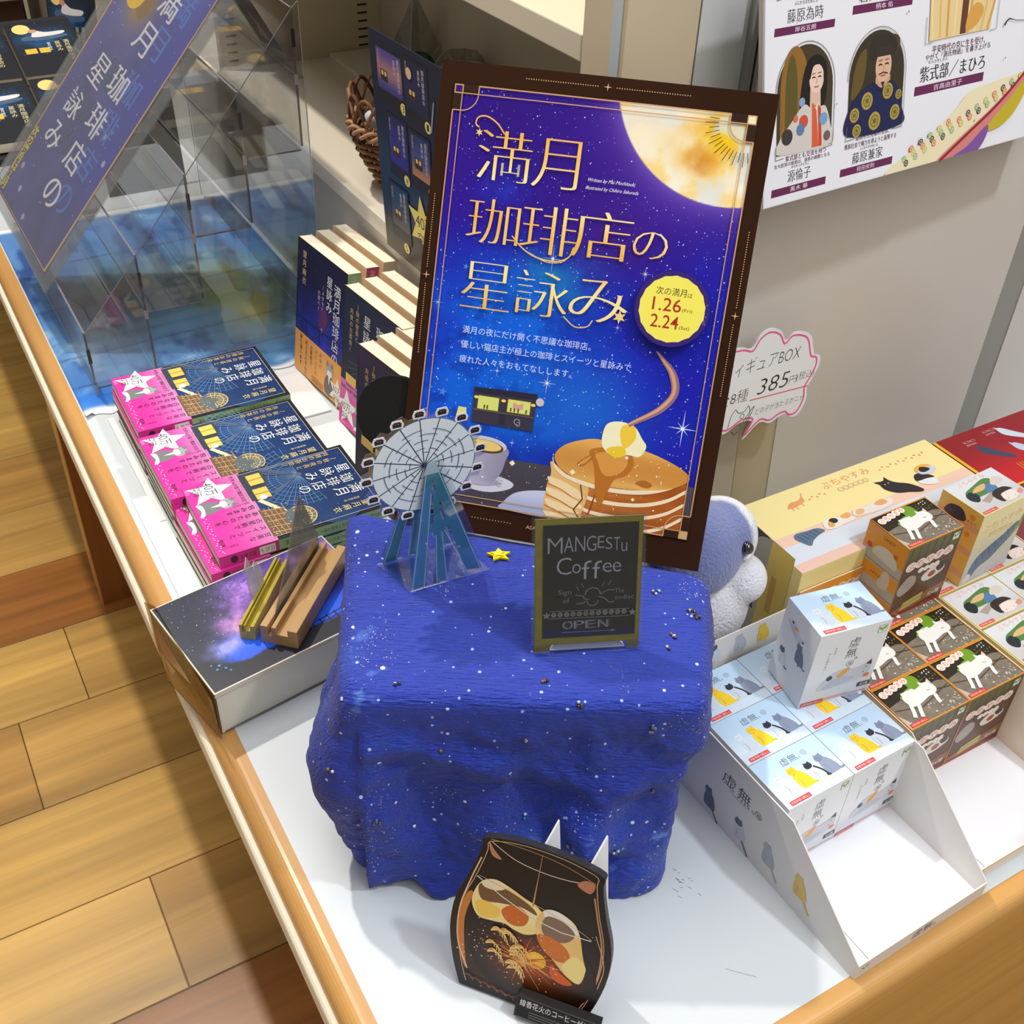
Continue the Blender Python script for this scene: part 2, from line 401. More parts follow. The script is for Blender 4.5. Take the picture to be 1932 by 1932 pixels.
# shelf unit on the right of the aisle
su = thing('shelf_unit', 'beige shelf unit with rows of peg slots behind the navy leaflet', 'shelf', (0, 0, -TZ))
def spart(name, m, mats=PAINT, **k): return m.build(name, mats, su, (0, 0, TZ), **k)
BE = (214, 200, 172)
m = MB(); m.box(.3175, .56, .4372, 1.9, .0006, .168, (212, 206, 196)); spart('base_panel', m)
m = MB(); m.box(.3135, .56, .4372, 1.294, .1685, .187, (224, 216, 200)); spart('bottom_shelf', m, LAMINATE, bevel=.0012)
m = MB(); m.box(.3135, .5495, .4372, 1.2895, .432, .450, (222, 212, 190)); spart('upper_shelf', m, LAMINATE, bevel=.0012)
m = MB(); m.box(.3140, .56, .4050, .437, .0006, 1.0, BE); spart('side_panel', m)
m = MB(); m.box(.3165, .56, .3925, .4048, .0006, 1.0, (60, 52, 44)); m.box(.3138, .3164, .3945, .4047, .0006, 1.0, (196, 208, 216)); spart('edge_strip', m)
m = MB(); m.box(.3226, .56, 1.29, 1.31, .0006, 1.0, (214, 202, 172))
for xc in (.3365, .5225):
    for k in range(34):
        z = .1975+k*.0104; m.box(xc-.0068, xc+.0068, 1.2893, 1.2899, z-.0011, z+.0011, (40, 34, 28))
spart('side_panel', m)
m = MB(); m.box(.5500, .56, .4372, 1.2893, .187, 1.0, (196, 186, 166)); spart('back_panel', m)
m = MB(); m.box(.470, .5495, .95, 1.286, .1872, .193, (226, 220, 206)); spart('shelf_liner', m, LAMINATE)

# dark cabinet and pale post seen past the end of the table
cb = thing('cabinet', 'dark brown cabinet far behind the banner at the upper left corner', 'cabinet', (.05, 2.45, -TZ))
m = MB(); m.box(-.75, .205, 0, .4, 0, 1.05, (52, 30, 20)); m.build('body', PAINT, cb)
m = MB(); m.box(-.75, .20, -.012, 0, .10, .62, (60, 36, 24)); m.build('door', PAINT, cb, bevel=.003)
m = MB(); m.box(.255, .47, -.02, .3, 0, 1.0, (222, 212, 190)); m.build('side_post', PAINT, cb)
m = MB(); m.box(-.75, .47, -.032, -.0202, .622, .634, (200, 196, 188)); m.build('rail', METAL, cb)
# ------------------------------------------------------------------ paperbacks
NAVY = (24, 62, 118); GOLD = (222, 190, 120); WH = (240, 242, 245)
def starpts(n, u0, v0, u1, v1, r0, r1, seed):
    g = random.Random(seed); return [(g.uniform(u0, u1), g.uniform(v0, v1), g.uniform(r0, r1)) for _ in range(n)]
def cover_art(A, kind):
    """portrait cover 105 x 152"""
    if kind == 'blue':
        A.rect(0, 0, 105, 152, (22, 20, 24))
        A.grid(4, 50, 101, 148, 40, 40, lambda U, V: mix3((8, 46, 100), (22, 80, 148), fbm(U*.05, V*.05, 3)*sstep(160, 40, V)))
        A.dots(starpts(60, 6, 60, 99, 146, .12, .35, 5), (200, 225, 245))
        hub = (26.5, 100)
        for i in range(26):                                    # light rays of the wheel
            a = R(-178+i*7.6); A.line([hub, (26.5+46*math.cos(a), 100+46*math.sin(a))], .35, (120, 165, 205))
        for i, r in enumerate((20, 27, 33, 39, 44)): A.arc(hub[0], hub[1], r, -170, 10, .4, (112, 158, 200))
        for a, l in ((-118, 40), (-128, 44), (-60, 32)): A.line([hub, (26.5+l*math.cos(R(a)), 100+l*math.sin(R(a)))], [.6, 3.2], (88, 92, 118))
        A.ell(hub[0], hub[1], 3, 3, (92, 98, 122))
        A.poly([(2, 52), (2, 69), (14, 73), (36, 68), (46, 60), (46, 50), (2, 50)], (52, 60, 80))     # tram roof
        for p, q in ((8, 56), (30, 55)): A.rect(p, q, p+16, q+13, (250, 205, 95)); A.rect(p+7.5, q, p+8.3, q+13, (90, 60, 30))
        A.rect(24, 54, 27, 69, (52, 50, 60)); A.ell(44, 61, 3.4, 3.4, (235, 240, 235))
        A.poly([(46, 58), (90, 84), (92, 81), (48, 54)], (230, 225, 190))
        A.poly([(60, 50), (101, 50), (101, 78), (66, 70)], (118, 88, 68))
        for k in range(5): A.line([(63+k*8, 52), (66+k*8, 72+k)], .7, (216, 182, 120)); A.line([(60, 55+k*4), (101, 57+k*4.5)], .6, (196, 160, 104))
        A.ell(84, 80, 15, 13, (96, 108, 112)); A.arc(84, 80, 14, 10, 190, 1.2, GOLD); A.arc(84, 80, 10, 0, 200, 1.0, GOLD)
        for k in range(9): A.line([(84+5*math.cos(R(k*22)), 80+5*math.sin(R(k*22))), (84+14*math.cos(R(k*22)), 80+13*math.sin(R(k*22)))], .8, GOLD)
        A.dots(starpts(60, 56, 52, 100, 92, .3, .8, 9), (240, 215, 150))
        A.ell(98, 112, 9, 18, (20, 58, 112))
        A.frame(4, 49, 101, 148, .5, (196, 200, 205))
        A.vtext('満月', 68, 146, 14, WH, .98); A.vtext('珈琲店の', 51, 143.5, 13.2, WH, 1.0); A.vtext('星詠み', 35, 146, 13.4, WH, 1.1)
        A.vtext('〜秋の夜長と', 18.5, 140, 6.2, GOLD, 1.05); A.vtext('月夜のお茶会〜', 9, 136, 6.2, GOLD, 1.05)
        A.vtext('望月麻衣', 91.5, 142, 8, (235, 215, 140), 1.1); A.vtext('画桜田千尋', 82.5, 136, 3, (220, 205, 150), 1.0)
    elif kind == 'mystic':
        A.rect(0, 0, 105, 152, (16, 18, 34))
        A.grid(3, 40, 102, 149, 36, 36, lambda U, V: mix3(mix3((10, 14, 60), (26, 30, 170), sstep(120, 60, V)*fbm(U*.06, V*.06, 8)*1.5), (120, 40, 110), np.exp(-((U-60)/12)**2-((V-84)/15)**2)*.8))
        A.dots(starpts(70, 5, 45, 100, 146, .12, .35, 15), (190, 200, 240))
        A.vtext('満月珈琲店の', 86, 132, 15, WH, 1.0); A.vtext('星詠み', 70, 135, 13, WH, 1.05)
        A.vtext('〜メタモルフォーゼ', 57, 120, 5.6, (215, 190, 215), 1.05); A.vtext('の調べ〜', 49, 112, 5.6, (215, 190, 215), 1.05); A.vtext('望月麻衣', 16, 142, 8.5, (235, 215, 150), 1.15)
        A.line([(3, 64), (102, 70)], .8, (20, 22, 40))
        for p in (24, 52): A.line([(p, 50), (p, 66)], .8, (20, 22, 40))
        A.poly([(50, 72), (56, 92), (66, 98), (70, 84), (64, 74)], (96, 36, 92))
    else:
        A.rect(0, 0, 105, 152, (18, 22, 38))
        A.grid(3, 6, 102, 149, 30, 30, lambda U, V: mix3((18, 34, 62), (70, 66, 70), sstep(70, 15, V)*fbm(U*.06, V*.06, 28)*1.3))
        for i in range(16):
            a = R(-170+i*10); A.line([(52, 82), (52+40*math.cos(a), 82+40*math.sin(a))], .4, (110, 112, 120))
        A.vtext('満月', 88, 128, 14, WH, 1.0); A.vtext('珈琲店の', 68, 136, 14, WH, 1.0); A.vtext('星詠み', 45, 138, 14, WH, 1.1)
        A.vtext('〜秋の夜長と', 27, 142, 6.4, GOLD, 1.05); A.vtext('月夜のお茶会〜', 16, 134, 6.4, GOLD, 1.05)
        A.rect(10, 52, 30, 62, (246, 205, 110)); A.rect(34, 52, 52, 60, (246, 205, 110))
def cat_suit(A, u, v, s, g=(120, 122, 124)):
    """grey cat bust in a suit, portrait up"""
    f = lambda p: [(u+a*s, v+b*s) for a, b in p]
    A.blob(f([(-7, 0), (7, 0), (8, 12), (3, 19), (-3, 19), (-8, 12)]), g); A.poly(f([(-2, 19), (2, 19), (0, 9)]), (235, 235, 238))
    A.blob(f([(-6, 20), (6, 20), (6.5, 26), (3, 30), (-3, 30), (-6.5, 26)]), (170, 172, 176))
    A.poly(f([(-6, 27), (-5.5, 34), (-1, 29)]), (128, 128, 132)); A.poly(f([(6, 27), (5.5, 34), (1, 29)]), (128, 128, 132))
    A.blob(f([(-4, 19), (4, 19), (3, 24), (-3, 24)]), (240, 240, 242)); A.dots([(u-2.4*s, v+25*s, .7*s), (u+2.4*s, v+25*s, .7*s)], (40, 40, 46))
def obi_art(A, kind, W=105.4):
    if kind == 'pink':
        A.grid(0, 0, W, 52, 8, 14, lambda U, V: mix3((224, 44, 154), (224, 136, 196), sstep(14, 52, V)*.9+0*U))
        A.star(15, 21.5, 21, 10, 5, (246, 246, 250), 96); A.text('40万', 2, 17, 21, 27, (40, 40, 46)); A.text('部', 22, 18, 27, 23, (70, 70, 76)); A.text('突破', 4, 6.5, 18, 15, (40, 40, 46))
        A.text('増刷', 4, 1, 12, 4.5, (250, 160, 215))
        B = A.sub(38, 5, 0); cat_suit(B, 0, 0, 1.0); A.blob([(30, 4), (33, 9), (46, 8), (48, 3), (40, 6)], (240, 236, 240))
        A.text('世界16か国で翻訳決定!', 2, 42, 44, 46, (60, 20, 50)); A.text('「満月珈琲店の星詠み」', 10, 48, 42, 50.5, (90, 40, 80))
        for t, p, q in (('甘美な', 95, 49.5), ('スイーツと', 84.5, 49), ('占星術で', 74, 49.5), ('あなたの心を', 63.5, 49.5), ('包みます', 53.5, 49.5)): A.vtext(t, p, q, 6.4, (38, 18, 44), 1.03)
        A.vtext('星遣いの店主', 46, 47, 2.4, (150, 40, 110), 1.0)
        A.vtext('大好評シリーズ', 96, 20.5, 2.7, (70, 16, 56)); A.text('第5弾', 84, 6, 94, 10.5, (70, 16, 56))
        A.dots([(50+i*2.5, 5+1.6*math.sin(i*1.9), .75) for i in range(22)], (250, 200, 232))
    else:
        A.rect(0, 0, W, 48, (240, 168, 70))
        for t, p, q in (('終幸の', 58, 43), ('メニューと', 48, 43), ('占星術で', 37, 43), ('迷える人の心に', 26, 44), ('寄り添います', 14, 46)): A.vtext(t, p, q, 6, (60, 34, 14), 1.03)
        B = A.sub(78, 4, 0); cat_suit(B, 0, 0, 1.15, (96, 92, 84)); A.star(96, 14, 18, 9, 6, (246, 240, 225)); A.text('30万', 86, 13, 104, 21, (50, 40, 30)); A.text('突破', 88, 4, 102, 11, (50, 40, 30))
        for k in range(4): A.line([(40, 8-k*1.8), (66, 8-k*1.8)], .5, (150, 96, 40))
def make_book(label, kind, band, group, th=12.0, full=True):
    """lying flat: x from foot (0) to head (152), spine along y = 0, cover up"""
    b = thing('paperback_book', label, 'book', (0, 0, 0), group=group); t = th*.001
    SP = (152, 190, 146) if kind in ('blue', 'mystic') else (196, 70, 120) if label.startswith('upright paperback directly') else (226, 206, 176); IN = (24, 24, 30) if kind == 'blue' else (226, 196, 156)
    m = MB(); m.box(.0006, .1514, .0006, .1045, .0004, t-.0004, (242, 234, 212)); m.build('pages', PAGES, b)
    m = MB(); m.box(0, .152, 0, .105, t-.0004, t, IN); m.box(0, .152, 0, .105, 0, .0004, IN); m.box(0, .152, 0, .0005, .0004, t-.0004, SP)
    if full:
        A = Art(m, (0, .105, t), (0, -1, 0), (1, 0, 0)); cover_art(A, kind)
    S = Art(m, (0, 0, 0), (1, 0, 0), (0, 0, 1)); S.text('満月珈琲店の星詠み  〜秋の夜長と月夜のお茶会〜', 58, th*.3, 132, th*.7, (40, 74, 52) if kind == 'blue' else (210, 210, 220)); S.text('望月麻衣', 136, th*.3, 149, th*.7, (40, 74, 52) if kind == 'blue' else (210, 210, 220))
    m.build('cover', PRINT, b)
    if band:
        OC = (222, 52, 158) if band == 'pink' else (240, 168, 70); L = .052 if band == 'pink' else .048
        m = MB(); m.box(.0004, L, -.0003, .105, t, t+.00025, OC); m.box(.0004, L, -.0003, -.00002, 0, t, (206, 42, 142) if band == 'pink' else OC)
        if full: obi_art(Art(m, (.0002, .105, t+.00025), (0, -1, 0), (1, 0, 0)), band)
        S = Art(m, (0, -.0003, 0), (1, 0, 0), (0, 0, 1)); S.ell(13, th/2, 3.2, th*.33, (60, 10, 50)); S.text('文春文庫', 18, th*.3, 32, th*.7, (110, 20, 84)); S.rect(35, th*.15, 49, th*.85, (240, 238, 236)); S.text('も 29 22', 36, th*.3, 48, th*.7, (40, 36, 40))
        m.build('paper_band', PRINT, b)
    return b
proto = make_book('x', 'blue', 'pink', 'flat paperbacks in three stacks')
ORD = {0: 'lowest', 1: 'second lowest', 2: 'third lowest', 3: 'topmost'}
first = True
def put_book(x, y, z, a, label):
    global first
    if first: proto.location = (x, y, z+TZ); proto.rotation_euler = (0, 0, a); proto['label'] = label; first = False; return proto
    return copy_tree(proto, (x, y, z), (0, 0, a), label)
g = random.Random(4)
for k in range(4):
    put_book(.0298+(0 if k == 3 else g.uniform(-.002, .003)), .7214+(0 if k == 3 else g.uniform(-.002, .002)), .0003+k*.01225, -.0098, 'pink banded paperback lying %s in the rear stack next to the blue painted sheet' % ORD[k])
for k in range(4):
    put_book(.0267+(0 if k == 3 else g.uniform(-.002, .003)), .6062+(0 if k == 3 else g.uniform(-.002, .002)), .0003+k*.0121, .0038, 'pink banded paperback lying %s in the middle of the three flat stacks' % ORD[k])
for k in range(3):
    put_book(.030+(0 if k == 2 else g.uniform(-.002, .002)), .5085+(0 if k == 2 else g.uniform(-.001, .001)), .0003+k*.01225, .02, 'pink banded paperback lying %s in the front stack behind the galaxy box' % ('second' if k == 2 else ('lowest', 'third')[k]))
put_book(.0390, .5115, .0371, -.005, 'pink banded paperback lying skewed on top of the front flat stack')
# white acrylic riser plates under and beside the stacks
pl = MB(); pl.box(0, .19, 0, .006, 0, .0025, (236, 238, 238)); o = pl.build('display_strip', LAMINATE, None, (.018, .700, TZ+.0002), (0, 0, 1.57)); o.location = (.0262, .640, TZ+.0002)
o.rotation_euler = (0, 0, R(90)); tag(o, 'thin white strip lying between the table edge and the flat books', 'strip')
pl = MB(); pl.box(0, .02, 0, .17, 0, .0016, (244, 246, 246)); o = pl.build('display_plate', LAMINATE, None, (.006, .515, TZ+.0002)); tag(o, 'narrow white plate lying beside the pink book stack near the wood edge', 'plate')
for i, (y, n_) in enumerate(((.62, 'in front of the orange banded book'), (.742, 'under the spread between flat and upright books'))):
    pl = MB(); pl.box(0, .046, 0, .10, 0, .0022, (238, 240, 242)); o = pl.build('display_plate', LAMINATE, None, (.186, y, TZ+.0002)); tag(o, 'square white plate lying %s' % n_, 'plate')

# books standing against the shelf riser
def standing(kind, band, lab, px, py, yaw, lean, n, th=15):
    dy = (math.sin(-R(yaw)), math.cos(R(yaw)))
    src = None
    for i in range(n):
        ln = R(lean)+i*R(.4); b = make_book(lab[i], kind if i == 0 else 'plain', band, 'upright paperbacks leaning on the shelf riser', th, i == 0) if True else None
        off = (i+1)*th*.001+i*.0048+ (0 if i == 0 else .0006)
        x = px-.0050+off*math.cos(R(yaw)); y = py+off*math.sin(R(yaw))+i*.002
        # front cover spine corner sits at px,py; foot of the book on the table
        b.location = (x, y, TZ+.0006+th*.001*math.sin(ln)); b.rotation_euler = (0, R(-90)+ln, R(yaw))
standing('mystic', 'orange', ['upright navy paperback with an orange band nearest the blue sheet', 'upright paperback directly behind the orange banded front book', 'rearmost upright paperback of the orange banded row against the riser'], .2446, .7350, 6.0, 7.2, 3)
standing('dark', 'pink', ['upright dark paperback with a pink band behind the ferris wheel', 'upright paperback directly behind the pink banded upright book', 'rearmost upright paperback of the pink banded row'], .2472, .6137, 6.4, 6.5, 3)
standing('dark', None, ['upright dark paperback without a band beside the big poster edge', 'upright paperback directly behind the unbanded dark book by the poster', 'rearmost upright paperback of the row hidden partly by the poster'], .2215, .5062, 8.5, 5.0, 3)
# ------------------------------------------------------------------ galaxy printed box and the wooden card stands on it
gb = thing('galaxy_box', 'flat white box with a galaxy night sky print on its lid, at the table edge', 'box', (-.0095, .3735, .0006), (0, 0, R(8.5)))
m = MB(); m.box(0, .152, 0, .108, 0, .040, (226, 222, 206)); m.box(.002, .150, -.0008, 0, .001, .002, (120, 110, 90)); m.build('tray', MATTE, gb, bevel=.0006)
m = MB(); m.box(-.001, .154, -.0012, .109, .0402, .0446, (214, 206, 186)); m.box(-.0016, -.001, -.0012, .109, .002, .0446, (96, 78, 50))
def galaxy(U, V):
    n = fbm(U*.05, V*.05, 31, 5); n2 = fbm(U*.11+9, V*.11, 37, 5); n3 = fbm(U*.5, V*.5, 39, 3)
    c = mix3((30, 36, 56), (44, 30, 128), sstep(18, 62, U-.25*V))
    band = np.exp(-((V-(22+U*.42)-34*(n-.5))/30)**2)*sstep(16, 60, U); c = mix3(c, (112, 66, 186), np.clip(band*n2*2.0, 0, 1))
    c = mix3(c, (34, 30, 120), np.clip(sstep(.52, .68, fbm(U*.07+50, V*.07, 35, 4))*sstep(60, 90, U), 0, 1)*.7)
    c = mix3(c, (232, 168, 206), np.clip(np.exp(-((U-50)/16)**2-((V-50)/20)**2)*n2*1.7, 0, 1)); c = mix3(c, (170, 120, 216), np.clip(np.exp(-((U-72)/26)**2-((V-84)/22)**2)*n2*1.5*(.5+n3), 0, 1))
    c = mix3(c, (210, 182, 176), np.clip(np.exp(-((U-138)/22)**2-((V-88)/20)**2)*1.4*n2, 0, 1))
    c = mix3(c, (30, 92, 240), np.clip(np.exp(-((V-26-(U-45)*.02)/15)**2)*sstep(12, 34, U)*1.2, 0, 1))
    c = mix3(c, (150, 152, 232), np.clip(np.exp(-((U-28)/15)**2-((V-37)/8)**2)*n2*2.0, 0, 1)); c = c*(.88+.24*n3[..., None])
    hill = 15+18*np.exp(-((U-2)/16)**2)+4*fbm(U*.08, U*0, 3)-9*np.exp(-((U-70)/18)**2)*0
    return mix3(c, (26, 30, 46), sstep(1.2, -1.2, V-hill))
A = Art(m, (0, 0, .0446), (1, 0, 0), (0, 1, 0)); A.grid(0, 0, 153, 108, 110, 80, galaxy)
A.dots(starpts(170, 2, 32, 150, 106, .12, .42, 12), (220, 214, 240)); A.dots(starpts(14, 30, 34, 70, 70, .3, .6, 18), (230, 90, 150))
A.dots([(12, 20, 1.1), (15, 23, 1.4), (18, 18, 1.2), (20, 14, 1.0), (10, 26, .9)], (60, 150, 226))
for k in range(9): A.line([(86+k*7, 14+k*.3), (86+k*7, 22+k*.5)], 1.2, (16, 24, 60))
A.line([(82, 20), (150, 25)], 1.0, (16, 24, 60)); A.line([(82, 16.5), (150, 20)], .8, (16, 24, 60))
m.build('lid', PRINT, gb)
m = MB(); pts = [(-.0255, .497, .0405), (-.0205, .480, .0475), (-.0125, .366, .0475), (-.0100, .3685, .001), (-.0285, .445, .001)]
sub = [(p[0]+.0095, p[1]-.3735, p[2]) for p in pts]; c_, s_ = math.cos(R(-8.5)), math.sin(R(-8.5))
sub = [(c_*p[0]-s_*p[1], s_*p[0]+c_*p[1], p[2]) for p in sub]
V = [(x-.0016, y, z) for x, y, z in sub]+[(x-.0022, y, z) for x, y, z in sub]; n = 5
m.add(V, [[0, 1, 2, 3, 4], [9, 8, 7, 6, 5]]+[[i, i+5, (i+1) % 5+5, (i+1) % 5] for i in range(5)]); m.build('side_film', TAN, gb)

def cardstand(name, lab, loc, yaw, L, W, H, col, cardpts, ccol, film):
    s = thing(name, lab, 'card stand', loc, (0, 0, yaw))
    m = MB(); pr = [(0, 0), (W, 0), (W, H), (W*.74, H), (W*.74, H*.62), (W*.42, H*.62), (W*.42, H), (W*.30, H), (W*.30, H*.45), (W*.20, H*.45), (W*.20, H), (0, H)]
    m.prism(pr[::-1], (0, 0, 0), (0, -1, 0), (0, 0, 1), (L, 0, 0), col); m.build('block', WOODX, s, bevel=.0006, seg=2)
    m = MB(); m.prism(cardpts, (0, -W*.25+.0004, H*.45), (1, 0, 0), (0, .10, 1), (0, .0009, 0), ccol); m.build('clear_card', film, s)
REFLHAZE = hazemat('reflection_hazed_card', (122, 114, 110), .55)  # clear card; its grey reflection is put in as a hazy body colour
cardstand('card_stand', 'natural wood card stand holding a tall clear pointed card on the galaxy box', (.0385, .4075, .0455), R(46), .104, .030, .017, (182, 144, 94),
          [(.004, 0), (.100, 0), (.104, .012), (.098, .040), (.088, .068), (.078, .060), (.050, .034), (.020, .012)], (200, 196, 190), REFLHAZE)
cardstand('card_stand', 'yellow painted card stand with a short cloudy card, beside the natural wood one', (.0255, .4185, .0455), R(50), .080, .012, .014, (176, 156, 52),
          [(.030, 0), (.050, 0), (.052, .022), (.044, .034), (.040, .028), (.034, .046), (.028, .040), (.026, .020)], (214, 212, 206), hazemat('cloudy_card', (196, 194, 186), .6))

# ------------------------------------------------------------------ blue draped pedestal
H = .170
def clothmat():
    m, nt, N, L, b = newmat('blue_crepe_cloth')
    tc = N.new('ShaderNodeTexCoord'); P = tc.outputs['Object']
    def noise(scale, vec=None, det=3):
        n = N.new('ShaderNodeTexNoise'); n.inputs['Scale'].default_value = scale; n.inputs['Detail'].default_value = det; L.new(vec or P, n.inputs['Vector']); return n.outputs['Fac']
    def ramp(src, a, c):
        r = N.new('ShaderNodeMapRange'); r.inputs['From Min'].default_value = a; r.inputs['From Max'].default_value = c; L.new(src, r.inputs['Value']); return r.outputs[0]
    def mul(a, c):
        k = N.new('ShaderNodeMath'); k.operation = 'MULTIPLY'; L.new(a, k.inputs[0])
        if isinstance(c, float): k.inputs[1].default_value = c
        else: L.new(c, k.inputs[1])
        return k.outputs[0]
    def mixc(f, a, c):
        x = N.new('ShaderNodeMix'); x.data_type = 'RGBA'; L.new(f, x.inputs[0])
        for i, q in ((6, a), (7, c)):
            if isinstance(q, tuple): x.inputs[i].default_value = q
            else: L.new(q, x.inputs[i])
        return x.outputs[2]
    rgb = lambda c: (*lin(c), 1)
    base = mixc(noise(14), rgb((20, 40, 146)), rgb((32, 62, 176)))
    base = mixc(ramp(noise(9, det=2), .60, .74), base, rgb((50, 84, 186)))
    def spots(scale, rad, keep):
        v = N.new('ShaderNodeTexVoronoi'); v.inputs['Scale'].default_value = scale; L.new(P, v.inputs['Vector'])
        s = N.new('ShaderNodeSeparateColor'); L.new(v.outputs['Color'], s.inputs[0])
        rr = N.new('ShaderNodeMapRange'); rr.inputs['From Min'].default_value = keep; rr.inputs['From Max'].default_value = 1; rr.inputs['To Min'].default_value = 0; rr.inputs['To Max'].default_value = rad; L.new(s.outputs[0], rr.inputs['Value'])
        k = N.new('ShaderNodeMath'); k.operation = 'LESS_THAN'; L.new(v.outputs['Distance'], k.inputs[0]); L.new(rr.outputs[0], k.inputs[1]); return k.outputs[0]
    base = mixc(spots(95, .15, .5), base, rgb((214, 224, 248)))
    base = mixc(spots(190, .22, .62), base, rgb((170, 190, 245)))
    patch = ramp(noise(24, det=1), .60, .68)
    base = mixc(mul(spots(760, .38, .55), patch), base, rgb((196, 186, 176)))
    base = mixc(mul(ramp(noise(60), .60, .7), ramp(noise(11, det=1), .6, .68)), base, rgb((96, 140, 220)))
    L.new(base, b.inputs['Base Color']); b.inputs['Roughness'].default_value = .62; b.inputs['Specular IOR Level'].default_value = .35
    b.inputs['Sheen Weight'].default_value = .15
    mp = N.new('ShaderNodeMapping'); mp.inputs['Scale'].default_value = (95, 620, 620); L.new(P, mp.inputs['Vector'])
    n1 = noise(1.0, mp.outputs[0], 3); n2 = noise(45, det=4)
    ad = N.new('ShaderNodeMath'); ad.operation = 'ADD'; L.new(n1, ad.inputs[0]); L.new(n2, ad.inputs[1])
    bp = N.new('ShaderNodeBump'); bp.inputs['Strength'].default_value = 1.0; bp.inputs['Distance'].default_value = .0026; L.new(ad.outputs[0], bp.inputs['Height']); L.new(bp.outputs[0], b.inputs['Normal'])
    return m
CLOTH = clothmat()
YAW = math.atan2(-.109, .18)
ds = thing('draped_pedestal', 'pedestal draped in blue crinkled starry cloth in the middle of the table', 'draped stand', (.126, .232, 0), (0, 0, YAW))
def toloc(x, y): dx, dy = x-.126, y-.232; c, s = math.cos(-YAW), math.sin(-YAW); return (c*dx-s*dy, s*dx+c*dy)
quad = [toloc(*p) for p in ((.033, .221), (.2165, .1135), (.2885, .2060), (.1060, .3800))]
def perimeter(n):
    P = [Vector((*q, 0)) for q in quad]
    pts = []
    for i in range(4):
        a, b = P[i], P[(i+1) % 4]; d = (b-a).normalized(); r = .012
        for t in np.linspace(0, 1, 40): pts.append(a+d*r+(b-d*r-(a+d*r))*float(t))
        c0 = b-d*r; c1 = b+(P[(i+2) % 4]-b).normalized()*r
        for t in [float(q) for q in np.linspace(.12, .88, 7)]: pts.append((1-t)**2*c0+2*t*(1-t)*b+t*t*c1)
    L = [0]
    for i in range(len(pts)): L.append(L[-1]+(pts[(i+1) % len(pts)]-pts[i]).length)
    out = []; Pn = pts+[pts[0]]
    for k in range(n):
        s = L[-1]*k/n; i = max(j for j in range(len(L)) if L[j] <= s+1e-12); i = min(i, len(pts)-1)
        t = float((s-L[i])/max(L[i+1]-L[i], 1e-9)); out.append(Pn[i].lerp(Pn[i+1], t))
    return np.array([(p.x, p.y) for p in out])
NP = 300; PE = perimeter(NP); cen = PE.mean(0)
tg = np.roll(PE, -1, 0)-np.roll(PE, 1, 0); nrm = np.stack([tg[:, 1], -tg[:, 0]], 1); nrm /= np.linalg.norm(nrm, axis=1)[:, None]
for _ in range(6): nrm = (np.roll(nrm, 1, 0)+nrm*2+np.roll(nrm, -1, 0)); nrm /= np.linalg.norm(nrm, axis=1)[:, None]
V = []; ring = 0
ts = [.02]+list(np.linspace(.1, .97, 26))
for t in ts:
    p = cen+(PE-cen)*t; z = H-.0004+.0016*(fbm(p[:, 0]*60+5, p[:, 1]*90, 3)-.5)*min(1, t*3)-.0016*sstep(.9, 1, t)
    V.append(np.column_stack([p, np.broadcast_to(z, NP)]))
u_ = np.arange(NP)/NP
def gs(a, w): d = np.minimum(np.abs(u_-a), 1-np.abs(u_-a)); return np.exp(-(d/w)**2)
